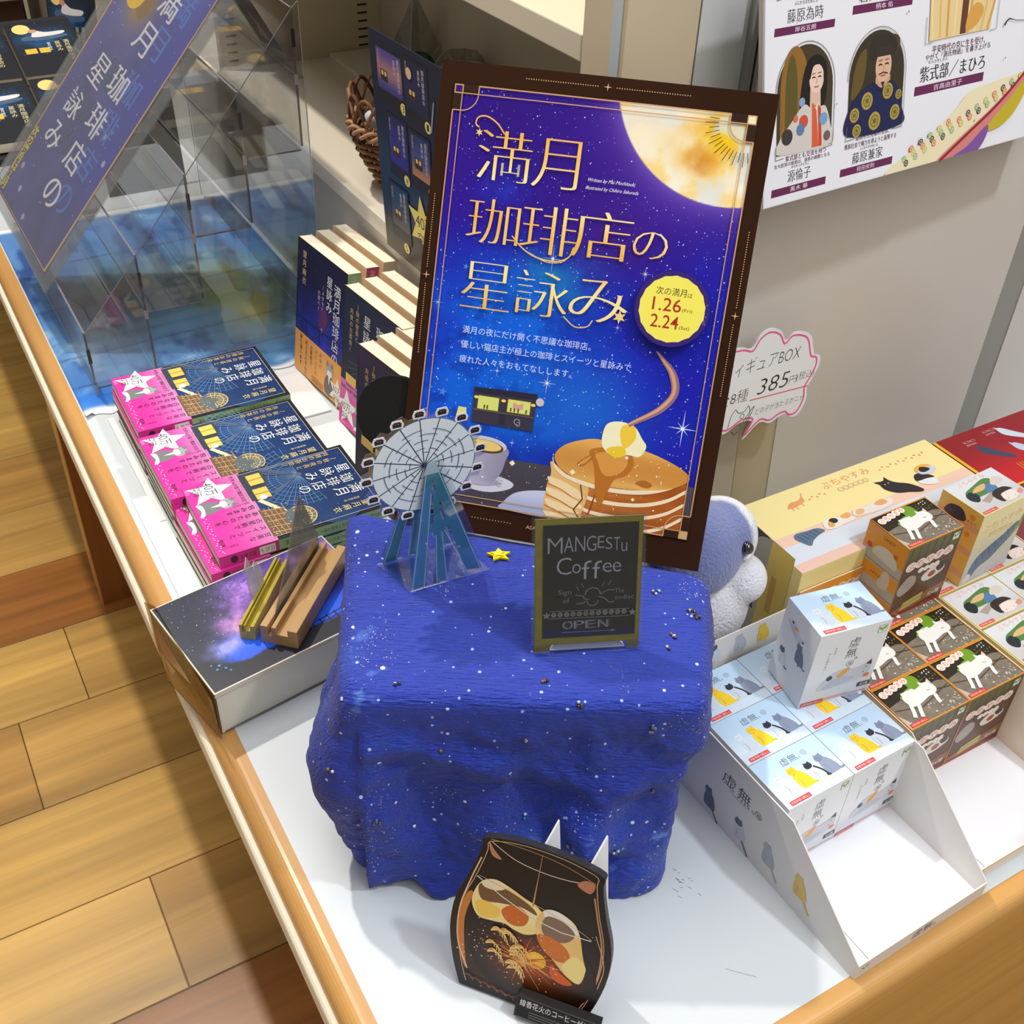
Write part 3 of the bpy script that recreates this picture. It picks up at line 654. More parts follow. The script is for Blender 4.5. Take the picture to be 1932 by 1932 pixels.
# perimeter fractions: front edge starts at the front-left corner
frac = lambda x, y: int(np.argmin(((PE-np.array(toloc(x, y)))**2).sum(1)))/NP
fl, fr, br, bl = frac(.033, .221), frac(.2165, .1135), frac(.2885, .206), frac(.106, .38)
fm = lambda t: fl+(fr-fl)*t if fr > fl else fl+(fr+1-fl)*t
NS = 64
for j in range(NS):
    s = (j+1)/NS; z = H-.003-(H-.0038)*s
    env = sstep(0, .22, s)
    o = .0006+.0016*sstep(0, .05, s)
    fmask = sstep(fl-.035, fl+.004, (u_-fl+.5) % 1+fl-.5)*sstep(fr+.02, fr-.03, u_)          # front side
    rmask = sstep(fr-.02, fr+.03, u_)*sstep(br+.03, br-.02, u_)                            # right side
    bmask = sstep(br-.02, br+.02, u_)*sstep(bl+.02, bl-.02, u_)
    o = o+.029*sstep(.35, 1, s)*fmask*(1-.40*np.clip((u_-fl)/(fr-fl), 0, 1))
    o = o-.030*sstep(.16, .46, s)*np.maximum(rmask, gs(br, .06))+.006*np.exp(-((s-.2)/.12)**2)*rmask
    o = o-.010*sstep(.3, 1, s)*bmask
    o = o+.017*np.exp(-((s-.50)/.30)**2)*(gs(fl-.01, .03)+.9*gs(fl-.06, .05))-.008*sstep(.6, 1, s)*(gs(fl-.06, .03)+gs(fl-.12, .05))   # belly on the left
    for a, w0, amp, sl in ((fm(.10), .016, .006, .20), (fm(.24), .022, -.008, -.10), (fm(.40), .02, .006, .08), (fm(.56), .024, -.010, .16), (fm(.74), .022, .010, -.22), (fm(.90), .02, -.006, .1), ((fl-.05) % 1, .02, .006, .0), ((fl-.14) % 1, .025, -.006, 0), (fr+.06, .02, -.005, 0), (fr+.13, .02, .005, 0)):
        o = o+amp*sstep(.12, .7, s)*gs((a+sl*(s-.5)*.4) % 1, w0)
    a2 = (fm(.70)+.16*(s-.62)) % 1
    o = o+.013*gs(a2, .028)*np.exp(-((s-.62)/.09)**2)-.012*gs(fm(.74), .026)*np.exp(-((s-.80)/.06)**2)
    o = o+.008*np.exp(-((s-.30-.10*np.sin((u_-fl)*14))/.06)**2)*fmask*.6                       # shallow draped swag
    o = o+.007*(fbm(u_*30, np.full(NP, s*5), 41)-.5)*env+.0040*(fbm(u_*70, np.full(NP, s*14), 43)-.5)*env+.004*np.abs(2*fbm(u_*22+3*s, np.full(NP, s*9)-u_*12, 47)-1)*env
    o = np.maximum(o, -.038)
    p = PE+nrm*o[:, None]; zz = z+(.010*(fbm(u_*14, np.zeros(NP), 77)-.3)*sstep(.7, 1, s) if j > NS*.6 else 0)
    V.append(np.column_stack([p, np.broadcast_to(np.maximum(zz, .0008), NP)]))
V = np.vstack(V); nr = len(V)//NP; F = []
for r in range(nr-1):
    for k in range(NP): F.append([r*NP+k, (r+1)*NP+k, (r+1)*NP+(k+1) % NP, r*NP+(k+1) % NP])
V = np.vstack([V, [[cen[0], cen[1], H-.0004]]]); F += [[len(V)-1, k, (k+1) % NP] for k in range(NP)]
m = MB(); m.add(V, F, (30, 50, 190)); cloth = m.build('cloth', CLOTH, ds, smooth=True)
# glass bead clusters sewn to the cloth
BEADM = colmat('glass_beads', .12, .9, coat=.5)
g = random.Random(21)
from mathutils.bvhtree import BVHTree
bvh = BVHTree.FromPolygons([Vector(v) for v in V.tolist()], F)
camloc = Vector((-.11308, -.199306, .657852)); iM = Matrix.Rotation(-YAW, 4, 'Z')
def oncloth(x, y, z):
    """nearest point of the cloth along the line of the given point"""
    l = iM @ Vector((x-.126, y-.232, z)); cl = iM @ (camloc-Vector((.126, .232, 0)))
    d = (l-cl).normalized(); h = bvh.ray_cast(cl, d); return (h[0], h[1]) if h[0] else (None, None)
spots = [(.0648, .2128, .17, 3), (.143, .1738, .17, 4), (.2476, .2066, .17, 5), (.2549, .1765, .17, 6), (.233, .1694, .17, 5), (.2247, .1625, .17, 2), (.0459, .2136, .05, 4), (.0366, .2661, .05, 3), (.1087, .2462, .05, 2), (.1655, .2273, .05, 2), (.1326, .1712, .05, 3), (.1461, .1354, .05, 4), (.219, .1494, .05, 3), (.221, .1194, .05, 4), (.1698, .1211, .05, 4), (.2494, .192, .05, 7), (.2153, .235, .05, 4), (.2600, .1850, .165, 4)]
bc = [(96, 62, 26), (140, 92, 40), (40, 110, 170), (190, 196, 210), (60, 40, 24), (30, 30, 40)]
for x, y, z, n in spots:
    h, no = oncloth(x, y, z)
    if h is None: continue
    m = MB(); a = no.orthogonal().normalized(); b_ = no.cross(a)
    for i in range(n):
        r = .0011; q = h+no*.0010+a*(g.uniform(-1, 1)*.0011*math.sqrt(n))+b_*(g.uniform(-1, 1)*.0011*math.sqrt(n))
        m.ball(tuple(q), r, 8, g.choice(bc))
    m.build('bead_cluster', BEADM, cloth, smooth=True)
# yellow felt star resting on the cloth
m = MB(); out = [(9*(1 if i % 2 == 0 else .45)*math.cos(R(20+36*i))*(1+.12*((i*7) % 3-1)), 6.5*(1 if i % 2 == 0 else .5)*math.sin(R(20+36*i))) for i in range(10)]
m.prism([(p[0]*.001, p[1]*.001) for p in out], (0, 0, 0), (1, 0, 0), (0, 1, 0), (0, 0, -.0016), (250, 214, 30)); m.prism([(p[0]*.0006-.001, p[1]*.0006) for p in out], (0, 0, .0012), (1, 0, 0), (0, 1, 0), (0, 0, -.0012), (252, 224, 60))
o = m.build('felt_star', FABRIC, None, (.1742, .2855, H+TZ+.0022), (0, 0, R(-25))); tag(o, 'small yellow felt star lying on the blue cloth between wheel and blackboard', 'star')
# ------------------------------------------------------------------ the big poster
po = thing('poster', 'large brown bordered poster with moon and pancakes leaning back on the blue draped pedestal', 'poster', (.1273, .3505, H+.0026), (-.4537, 0, -.7443))
PW, PH = 209.8, 300.8
BR_ = (52, 28, 14); LG = (206, 160, 112)
m = MB(); m.box(0, PW*.001, .0001, .0042, 0, PH*.001, (52, 28, 14)); m.box(-.0001, PW*.001+.0001, .0015, .003, -.0001, PH*.001+.0001, (150, 132, 110)); m.build('foam_panel', colmat('poster_board', .85, .12), po)
m = MB(); A = Art(m, (0, 0, 0), (1, 0, 0), (0, 0, 1))
def night(U, V):
    n = fbm(U*.022, V*.022, 51, 5); n2 = fbm(U*.04+30, V*.04, 52, 5); n3 = fbm(U*.09, V*.09, 53, 4)
    c = mix3((40, 4, 108), (52, 14, 150), n)
    c = mix3(c, (26, 26, 186), sstep(250, 140, V)*.75*(.6+.8*n3))
    bl = np.exp(-((U-62)/62)**2)*sstep(215, 150, V)*(.35+1.0*n2); c = mix3(c, (6, 96, 222), np.clip(bl*1.35, 0, 1)); c = mix3(c, (4, 40, 150), sstep(.5, .7, n3)*sstep(200, 140, V)*.45)
    bl = np.exp(-((U-120)/50)**2-((V-95)/34)**2)*1.0; c = mix3(c, (24, 108, 214), np.clip(bl, 0, 1)*.85)
    c = mix3(c, (20, 26, 176), np.clip(np.exp(-((U-190)/36)**2-((V-140)/60)**2), 0, 1)*.85)
    c = mix3(c, (16, 30, 150), sstep(78, 58, V)*.55)
    c = mix3(c, (18, 130, 196), np.clip(np.exp(-((U-90)/26)**2-((V-178)/20)**2)*n3*1.3, 0, 1))
    c = mix3(c, (30, 70, 214), np.clip(np.exp(-((U-50)/14)**2-((V-228)/12)**2)*1.1*n3*1.3, 0, .8))
    c = mix3(c, (74, 20, 126), np.clip(np.exp(-((U-120)/40)**2-((V-205)/26)**2), 0, 1)*.55)
    d = np.hypot(U-186, V-306)
    c = mix3(c, (126, 96, 196), np.clip(np.exp(-np.clip(d-73, 0, 99)/11), 0, 1)*.85)
    mo = mix3((246, 240, 214), (252, 250, 240), n3)
    w1 = sstep(.50, .72, fbm(U*.045+3, V*.045+8, 61, 5)); mo = mix3(mo, (250, 216, 128), w1*.9)
    blotch = np.exp(-((U-172)/22)**2-((V-268)/17)**2)*1.4*fbm(U*.09, V*.09, 66, 5); mo = mix3(mo, (238, 176, 60), np.clip(blotch*1.25, 0, 1))
    mo = mix3(mo, (206, 128, 40), np.clip(np.exp(-((U-170)/10)**2-((V-258)/9)**2)*1.5*fbm(U*.14, V*.14, 67, 4)-.15, 0, .8))
    mo = mix3(mo, (255, 206, 20), np.clip(np.exp(-((U-181)/11)**2-((V-274)/13)**2)*1.0, 0, .85))
    mo = mix3(mo, (228, 230, 226), sstep(.55, .7, fbm(U*.05+20, V*.05, 63, 4))*.8)
    mo = mix3(mo, (250, 226, 180), np.clip(np.exp(-((U-128)/16)**2-((V-272)/20)**2), 0, 1)*.5)
    return mix3(c, mo, sstep(74.2, 73.6, d))
A.grid(9.6, 20.4, 199.2, 287.0, 300, 420, night)
g = random.Random(5); P_ = []
for i in range(1500):
    u, v = g.uniform(11, 198), g.uniform(60, 286)
    if math.hypot(u-186, v-306) < 78: continue
    P_.append((u, v, .14+.42*g.random()**3))
A.dots(P_, (186, 208, 250)); A.dots([(g.uniform(14, 196), g.uniform(62, 200), .3+.3*g.random()) for _ in range(90)], (232, 240, 255))
A.dots([(g.gauss(70, 30), g.gauss(150, 30), .25+.6*g.random()**2) for _ in range(110)], (92, 132, 232))
def spark(u, v, r, col=(220, 232, 255), rot=0):
    for a, k in ((90, 1), (0, .8), (45, .45), (-45, .45)):
        c, s = math.cos(R(a+rot))*r*k, math.sin(R(a+rot))*r*k
        A.line([(u-c, v-s), (u, v), (u+c, v+s)], [.05, r*.07, .05], col)
    A.ell(u, v, r*.09, r*.09, (250, 252, 255), n=10)
spark(184.8, 92.3, 12); spark(93, 108.7, 7.5); spark(86, 188, 9, (160, 190, 245)); spark(146, 186, 4.5); spark(14, 151, 5, (150, 196, 250)); spark(133.5, 150.5, 3.5, (190, 170, 225)); spark(59, 112, 3.5); spark(75, 66, 2.6)
for u, v, r in ((24, 93, 3.2), (30, 176, 2.2), (26, 101, 1.4), (42, 111, 1.5)): A.star(u, v, r, r*.42, 5, (74, 128, 232), 80)
# table, cup, plate
A.poly([(9.6, 54.2), (72, 54.6), (199.2, 55.4), (199.2, 20.4), (9.6, 20.4)], lambda U, V: mix3((62, 56, 66), (92, 84, 96), fbm(U*.05, V*.05, 71)))
A.dots([(g.uniform(40, 140), g.uniform(22, 54), .15+.35*g.random()**2) for _ in range(70)], (230, 224, 220))
A.blob([(38, 36), (50, 31), (64, 30.4), (77, 34.5), (79, 39), (68, 42), (48, 41)], (214, 212, 224)); A.blob([(42, 37), (56, 33.6), (72, 37), (60, 40)], (168, 164, 180))
A.blob([(42, 62), (40, 50), (44, 40), (50, 35.6), (62, 35.4), (69, 42), (72, 52), (71.5, 62)], lambda U, V: mix3((188, 182, 202), (148, 142, 168), sstep(58, 70, U)))
A.ell(57, 62.5, 15, 5.2, (206, 202, 216), -2); A.ell(57, 61, 13, 4.4, (92, 62, 38), -3); A.ell(57, 61.6, 11.4, 3.6, (236, 206, 118), -3)
A.arc(70, 37.5, 2.4, 20, 320, .35, (150, 146, 160)); A.dots([(55, 46, 1.0), (58, 40, .9), (77, 52.5, 2)], (250, 240, 214))
A.blob([(74, 25), (82, 33), (98, 37), (112, 36), (112, 20.5), (74, 20.5)], lambda U, V: mix3((206, 210, 232), (170, 180, 214), sstep(36, 22, V)))
A.clip = (9.6, 20.4, 199.2, 287)
# pancakes
CRM, BRN = (250, 230, 190), (166, 82, 26)
FC = smoothopen([(103.6, 62), (106, 56), (114, 51), (130, 47.6), (148, 46.6), (166.5, 48.6), (182, 54), (194, 62.4)], 6)
def band(d0, d1, col, l=0):
    q = FC[l:]; A.poly([(u, v-d0*(.75+.25*min(1, (u-103)/30))) for u, v in q]+[(u, v-d1*(.75+.25*min(1, (u-103)/30))) for u, v in q[::-1]], col)
def crust(U, V): return mix3(mix3((150, 70, 20), (196, 110, 44), fbm(U*.08, V*.3, 88)), (214, 140, 70), sstep(150, 108, U)*.8)
for d0, d1, k in ((2.4, 9, 1), (9, 11.6, 0), (11.6, 18, 1), (18, 20.4, 0), (20.4, 27.5, 1), (27.5, 30, 0), (30, 42, 1)): band(d0, d1, crust if k else CRM)
A.blob([(103, 58), (104, 50), (102, 40), (103, 22), (118, 20.4), (126, 22), (130, 46), (116, 50)], (236, 186, 116))
for k in range(4): A.blob([(102, 47.5-k*7.5), (112, 46-k*7.5), (124, 41-k*7), (128, 36-k*6.5), (118, 37-k*7), (106, 42-k*7.5)], (250, 222, 168)); A.line(smoothopen([(102, 43-k*7.5), (112, 40-k*7.5), (122, 35-k*7)]), .8, (196, 124, 56))
A.line([(124, 47), (127, 36), (122, 28), (128, 20.4)], .9, (120, 60, 24)); A.line([(136, 46), (133, 30), (130, 20.4)], 1.0, (150, 74, 24))
band(0, 3.0, CRM)
A.blob([(104.6, 62), (110, 70), (122, 75.5), (134, 77.4), (160, 75), (182, 69), (193.6, 62.5), (192, 57), (178, 50.5), (150, 47), (124, 48.5), (110, 54)],
       lambda U, V: mix3(mix3((222, 156, 70), (244, 190, 110), fbm(U*.05, V*.09, 81)), (196, 122, 44), np.clip(sstep(26, 46, np.abs(U-148))*.55, 0, 1)))
A.blob([(160, 52), (165, 55), (171, 53), (168, 50)], (178, 108, 44))
A.blob([(128, 70), (150, 74), (157, 66), (154, 57), (146, 52), (143, 44), (139, 33), (135, 40), (133, 52), (131, 60)], (190, 116, 40)); A.blob([(132, 68), (148, 71), (153, 65), (150, 58), (142, 54), (137, 56), (134, 62)], (224, 156, 72))
A.blob([(120, 59), (126, 65), (131, 67), (130, 64), (124, 58)], (186, 112, 42)); A.blob([(121.5, 59.6), (126, 64), (129, 65.4), (125, 60)], (222, 154, 76))
A.blob([(134, 79), (136, 88), (144, 91), (154, 89), (160, 82), (163.5, 77), (160, 70), (152, 70), (144, 67.5), (136, 72)], lambda U, V: mix3((250, 240, 180), (255, 250, 222), fbm(U*.2, V*.2, 84)))
A.blob([(146, 88), (153, 90), (156, 82), (150, 74), (146, 80)], (248, 208, 66)); A.blob([(138, 72), (148, 75), (151, 70), (144, 67)], (246, 206, 52))
pour = smoothopen([(150, 89.5), (155, 93), (162, 97.5), (169, 103), (175, 111), (176, 118), (172.5, 127), (166, 134), (161, 139)], 8)
A.line(pour, np.interp(np.linspace(0, 1, len(pour)), [0, .4, .7, 1], [2.6, 4.8, 5.4, 1.2]), (150, 112, 140)); A.line(pour+(-.5, .3), np.interp(np.linspace(0, 1, len(pour)), [0, .4, .7, 1], [1.2, 2.0, 2.4, .4]), (226, 168, 120))
A.blob([(186, 22), (196, 26), (199, 31), (199, 20.4), (186, 20.4)], (214, 212, 224))
A.dots([(g.uniform(120, 186), g.uniform(24, 76), .2+.5*g.random()**2) for _ in range(70)], (255, 248, 214)); A.dots([(118, 53, 2), (160, 41, 1.3), (152, 68, 1.4)], (255, 244, 190))
# night cafe with lit windows and a sign
A.poly([(45.4, 99.6), (88, 100.6), (87.6, 75.4), (45.8, 76)], (58, 54, 70)); A.poly([(45.4, 99.6), (88, 100.6), (88, 96.6), (45.4, 95.8)], (42, 40, 56))
for u0, u1, v0, v1 in ((48.8, 62.8, 85.6, 94.2), (69, 84.2, 86.2, 94.6)):
    A.rect(u0-.6, v0-.6, u1+.6, v1+.6, (100, 76, 40)); A.rect(u0, v0, u1, v1, (220, 226, 120))
A.blob([(73, 89), (79, 89), (79, 93), (77, 92), (75, 92), (73, 93)], (222, 160, 150))
for u, v in ((53, 86), (55, 86), (71, 86.6), (73.4, 86.6), (76, 86.6), (81.4, 86.6)): A.rect(u, v, u+.9, v+2.6, (58, 66, 40))
for u in (47.4, 66, 86): A.ell(u, 93, 1.6, 1.0, (250, 214, 120), n=12)
A.rect(64.5, 77, 68.4, 84, (48, 46, 62)); A.rect(46, 84.6, 87.6, 85, (130, 108, 80)); A.arc(76.6, 80.4, 1.9, 0, 300, .5, (160, 158, 160)); A.arc(77.4, 79, 1.3, 180, 480, .5, (160, 158, 160))
A.ell(90.2, 95.6, 2.7, 2.7, (214, 196, 200)); A.poly([(36, 85), (41.6, 85), (42, 76), (34.6, 75.4)], (226, 222, 138))
A.clip = None
# brown corners and gold lines
for sx, sy in ((0, 0), (1, 0), (0, 1), (1, 1)):
    fx = (lambda u: u) if not sx else (lambda u: 208.8-u)
    fy = (lambda v: v) if sy else (lambda v: 307.4-v)
    A.rect(min(fx(9.4), fx(25.4)), min(fy(282.2), fy(287.2)), max(fx(9.4), fx(25.4)), max(fy(282.2), fy(287.2)), BR_)
    A.rect(min(fx(9.4), fx(15)), min(fy(271.5), fy(287.2)), max(fx(9.4), fx(15)), max(fy(271.5), fy(287.2)), BR_)
    A.rect(min(fx(10.2), fx(15)), min(fy(282.2), fy(286.8)), max(fx(10.2), fx(15)), max(fy(282.2), fy(286.8)), ((60, 16, 110), (250, 240, 200), (70, 60, 60), (206, 170, 120))[sx+2*(1-sy)])
    A.frame(min(fx(10.2), fx(15.2)), min(fy(282), fy(286.8)), max(fx(10.2), fx(15.2)), max(fy(282), fy(286.8)), .7, LG)
    t = np.radians(np.linspace(0, -90, 12)); A.line([(fx(15.2+10.4*math.cos(q)), fy(282+10.4*math.sin(q))) for q in t], .7, LG)
    A.line([(fx(25.6), fy(282)), (fx(25.6), fy(287))], .7, LG); A.line([(fx(15.2), fy(271.6)), (fx(10), fy(271.6))], .7, LG)
for v in (20.6, 286.8): A.line([(25.6, v), (183.4, v)], .8, LG)
for v in (25.4, 282): A.line([(14.8, v), (194, v)], .6, LG)
for u in (9.9, 199): A.line([(u, 36), (u, 271.6)], .8, LG)
for u in (15.1, 193.8): A.line([(u, 25.2), (u, 282.2)], .6, LG)
for k in range(15):
    a = R(176+k*7.4); A.line([(193.8+17*math.cos(a), 282+17*math.sin(a)), (193.8+(23+2.5*(k % 2))*math.cos(a), 282+(23+2.5*(k % 2))*math.sin(a))], .4, (58, 44, 30))
DG = (222, 178, 130)
def dotrow(p, q, n): A.dots([(p[0]+(q[0]-p[0])*i/(n-1), p[1]+(q[1]-p[1])*i/(n-1), .42) for i in range(n)], DG)
dotrow((55, 294.4), (100, 294.4), 30); dotrow((112, 294.4), (157, 294.4), 30)
dotrow((4.4, 219), (4.4, 173), 32); dotrow((4.5, 162), (4.6, 117), 32); dotrow((205.6, 219), (205.6, 173), 32); dotrow((205.4, 162), (205, 117), 32); dotrow((54.5, 11.6), (81, 11.6), 14); dotrow((130, 11.6), (157, 11.6), 14)
for u, v in ((106.2, 294.4), (4.5, 167.8), (205.6, 167.7)): A.star(u, v, 2.6, .5, 4, DG)
A.text('ASA', 92, 9.8, 99, 12.2, DG)
# lettering
def gold(U, V): return mix3((244, 184, 84), (255, 236, 164), np.clip(np.sin(V*.11+U*.02)*.5+.5, 0, 1))
for chx, b in (('満', (29.6, 231.5, 64.5, 262)), ('月', (65.6, 231, 95.3, 260.6)), ('珈', (27.6, 192, 62, 220)), ('琲', (63.4, 190.2, 99.6, 219.8)), ('店', (96.6, 191.4, 134.4, 220.4)), ('の', (135.6, 195.6, 157.6, 212)), ('星', (28.6, 150.6, 62, 180)), ('詠', (64.6, 151, 99.8, 179)), ('み', (100.4, 152.4, 138, 178.6))): A.mincho(chx, *b, gold)
A.line(smoothopen([(45.5, 260), (40, 266), (33, 269.6), (27.5, 268.6), (26.2, 264.6), (28.6, 262.6)]), [.9]*31, gold); A.star(29, 259.6, 2.6, 1.1, 6, (246, 206, 120))
A.line(smoothopen([(58, 199), (66, 192), (76, 187.5), (88, 186.6), (96, 190), (98.6, 196.6)]), .8, gold); A.line(smoothopen([(70, 190), (82, 185.6), (92, 186.6), (97, 191)]), .5, gold)
A.line(smoothopen([(98, 153), (106, 147.5), (114, 148.6), (117, 153)]), .7, gold); A.star(133.8, 157.4, 4.4, 2.0, 6, (246, 214, 130))
for t, v, e in (('満月の夜にだけ開く不思議な珈琲店。', 133.6, 118.5), ('優しい猫店主が極上の珈琲とスイーツと星詠みで', 124, 146), ('疲れた人々をおもてなしします。', 114.4, 108.5)): A.text(t, 33, v, e, v+5.0, (214, 226, 252))
A.text('Written by Mai Mochitsuki', 101, 237.2, 131, 240, (244, 240, 236), shear=.35); A.text('Illustrated by Chihiro Sakurada', 100.6, 232.4, 134, 235.2, (244, 240, 236), shear=.35)
m.build('print', colmat('poster_print', .45, .25), po)
# round date plate standing off the poster
m = MB(); O_ = (.1662, -.0065, .1668)
ring = [(.0236*math.cos(R(k*7.5)), .0236*math.sin(R(k*7.5))) for k in range(48)]
m.prism(ring[::-1], O_, (1, 0, 0), (0, 0, 1), (0, .0062, 0), (46, 22, 100), cside=(36, 20, 60))
A = Art(m, O_, (1, 0, 0), (0, 0, 1)); A.ell(0, 0, 23.4, 23.4, (52, 24, 120), n=48); A.dots([(20.5+2*random.random(), random.uniform(-8, 8), .3) for _ in range(8)], (190, 200, 240))
A.poly([((20.4+.5*(k % 2))*math.cos(R(k*10)), (20.4+.5*(k % 2))*math.sin(R(k*10))) for k in range(36)], (250, 238, 96))
A.text('次の満月', -11.5, 8.2, 7.6, 13.2, (50, 36, 20)); A.text('は', 8.6, 8.2, 11.4, 11, (60, 46, 26))
RD = (178, 44, 30)
A.text('1.26', -12.5, -1.6, 5.6, 6.6, RD, off=.004); A.text('(Fri)', 6.4, -1.4, 12.8, 1.2, (120, 70, 30)); A.text('2.24', -12.2, -12.2, 5.4, -4.0, RD, off=.004); A.text('(Sat)', 6.2, -12.2, 12.6, -9.6, (120, 70, 30))
m.build('date_plate', PRINT, po, bevel=.0006)
m = MB(); m.box(.085, .125, .0045, .0062, .006, .16, (70, 50, 36)); m.build('stand_leg', MATTE, po)
m = MB(); m.prism([(.026*math.cos(R(k*10)), .026*math.sin(R(k*10))) for k in range(36)][::-1], (-.0100, .0052, .0720), (1, 0, 0), (0, 0, 1), (0, .008, 0), (14, 14, 14)); m.build('stand_disc', MATTE, po, bevel=.0008)

# ------------------------------------------------------------------ ferris wheel standee
fw = thing('ferris_wheel_standee', 'clear plastic standee of a white ferris wheel with a teal frame on the blue cloth', 'standee', (.1080, .2835, H+.0012), (0, 0, R(-4)))
TEAL = (62, 136, 164)
Xc, Zc, Yc = .0130, .0905, .006
WR = .0335
m = MB(); outl = []
for k in range(96):
    a = 2*math.pi*k/96; ph = (k % 6); r = WR+(.0066 if ph in (0, 1, 5) else .0018); outl.append((Xc+r*math.cos(a), Zc+r*math.sin(a)))
m.prism(outl[::-1], (0, Yc, 0), (1, 0, 0), (0, 0, 1), (0, .0008, 0), (206, 200, 214)); m.build('wheel_film', REFLHAZE if False else FILM, fw)
m = MB(); A = Art(m, (0, Yc-.0002, 0), (1, 0, 0), (0, 0, 1)); C_ = (Xc*1000, Zc*1000)
A.ell(*C_, WR*1000, WR*1000, (228, 240, 246), n=64); A.arc(*C_, WR*1000-.3, 0, 360, .55, (58, 100, 134), n=64)
for k in range(16):
    a = R(k*22.5+4); A.line([C_, (C_[0]+WR*1000*math.cos(a), C_[1]+WR*1000*math.sin(a))], .62, (24, 42, 84))
for r in (9.5, 12.5, 18, 22.5, 26): 
    for q in range(0, 360, 45): A.arc(*C_, r, q+r*7, q+30+r*7, .42, (40, 70, 110), n=7)
wp = m.build('wheel_print', PRINT, fw)
for k in range(16):
    a = R(k*22.5+4); m = MB(); B = Art(m, ((C_[0]+37*math.cos(a))*.001, Yc-.0003, (C_[1]+37*math.sin(a))*.001), (1, 0, 0), (0, 0, 1))
    o8 = [(-3.6, -2.6), (3.6, -2.6), (4.4, 0), (3, 3.2), (-3, 3.2), (-4.4, 0)]
    m.prism([(p*.001, q*.001) for p, q in o8][::-1], B.o, (1, 0, 0), (0, 0, 1), (0, .0002, 0), (236, 236, 240)); B.poly([(-2.7, -1.6), (2.7, -1.6), (2.9, 1), (1.6, 2.1), (-1.6, 2.1), (-2.9, 1)], (42, 30, 30)); B.dots([(-.9, .6, .5), (.9, .6, .5)], (150, 130, 130)); m.build('gondola', PRINT, wp)
def aframe(y0, y1, col, name, sh=0.0, lean=0.0):
    """A shaped plate from z=0 to the hub"""
    m = MB(); A = Art(m, (0, y0, 0), (1, 0, 0), (0, (y1-y0)/.088, 1))
    L = [(-1, 0), (11.5, 0), (18.5, 87), (14.5, 87)]
    A.poly([(-1+sh, 0), (9+sh, 0), (18+sh, 86), (13+sh, 86)], col); A.poly([(37+sh, 4), (49+sh, 2), (22+sh, 86), (16+sh, 86)], col)
    A.poly([(17+sh, 1), (24+sh, 1), (20.6+sh, 72), (17+sh, 72)], col); A.poly([(5.6+sh, 40), (33.5+sh, 43), (32+sh, 50), (6.6+sh, 47)], col); A.poly([(11.6+sh, 84), (22.4+sh, 84), (19.6+sh, 92), (14.6+sh, 92)], (190, 214, 226))
    for ln in ([(0, 0), (13.6, 86)], [(8, 0), (16, 70)], [(48, 2), (21, 86)], [(38, 4), (24, 40)], [(17, 1), (18, 38)], [(24, 1), (22, 40)]): A.line([(p+sh, q) for p, q in ln], .5, (206, 224, 234))
    return m.build(name, PRINT, fw)
aframe(-.0022, .0044, TEAL, 'front_frame'); aframe(.030, .0075, (84, 146, 172), 'rear_frame', -7)
m = MB()
def sheet(pts, th=.0006):
    P = [Vector(p) for p in pts]; nn = (P[1]-P[0]).cross(P[2]-P[0]).normalized()*th; n = len(P)
    m.add([tuple(p) for p in P]+[tuple(p+nn) for p in P], [list(range(n))[::-1], list(range(n, 2*n))]+[[i, (i+1) % n, (i+1) % n+n, i+n] for i in range(n)])
sheet([(-.002, -.0030, 0), (.054, -.0030, 0), (.024, .0040, .094), (.012, .0040, .094)]); sheet([(-.012, .0305, 0), (.046, .0305, 0), (.020, .0085, .092), (.010, .0085, .092)]); sheet([(-.002, -.003, 0), (.054, -.003, 0), (.046, .0305, 0), (-.012, .0305, 0)])
m.build('clear_stand', FILM, fw)

# ------------------------------------------------------------------ small blackboard sign in a clear sleeve
bb = thing('blackboard_sign', 'small handwritten coffee blackboard sign in a clear sleeve on the blue cloth', 'sign', (.1482, .1961, H+.0020), (-.2966, 0, -.4053))
m = MB(); outl = [(0, 0), (.0082, 0), (.0108, .0046), (.0560, .0046), (.0578, 0), (.0642, 0), (.0642, .0868), (0, .0868)]
m.prism(outl[::-1], (0, 0, 0), (1, 0, 0), (0, 0, 1), (0, .0012, 0), (116, 104, 30))
A = Art(m, (0, 0, 0), (1, 0, 0), (0, 0, 1)); A.grid(.6, 5, 63.6, 86.2, 20, 26, lambda U, V: mix3((112, 104, 28), (146, 132, 42), fbm(U*.12, V*.9, 4)))
A.grid(4.8, 9.4, 61.4, 83, 40, 50, lambda U, V: mix3(mix3((26, 22, 16), (44, 36, 24), fbm(U*.15, V*.15, 14)), (20, 26, 66), sstep(16.5, 14.5, V+U*.04)))
CH = (146, 152, 164)
x = 7.6
for chx, wd, hh, dy in (('M', 9.6, 10, 0), ('A', 6.6, 9.4, .5), ('N', 6.8, 9.6, .6), ('G', 6.6, 9.6, .6), ('E', 4.8, 7.6, 2.2), ('S', 4.8, 7.6, 1.2), ('T', 4.6, 8.4, .2), ('u', 4.4, 5.6, -.6)):
    A.text(chx, x, 65+dy, x+wd-.9, 65+dy+hh, CH, off=-.012); x += wd
x = 13
for chx, wd, lo, hi in (('C', 9.4, 0, 11), ('o', 5.6, .6, 6.6), ('f', 6.4, -3.4, 8.4), ('f', 6.2, -3.4, 8), ('e', 6, .4, 6.6), ('e', 5.6, .4, 6.6)):
    A.text(chx, x, 51+lo, x+wd-.6, 51+hi, (158, 162, 172), off=-.012); x += wd
S_ = (128, 128, 126)
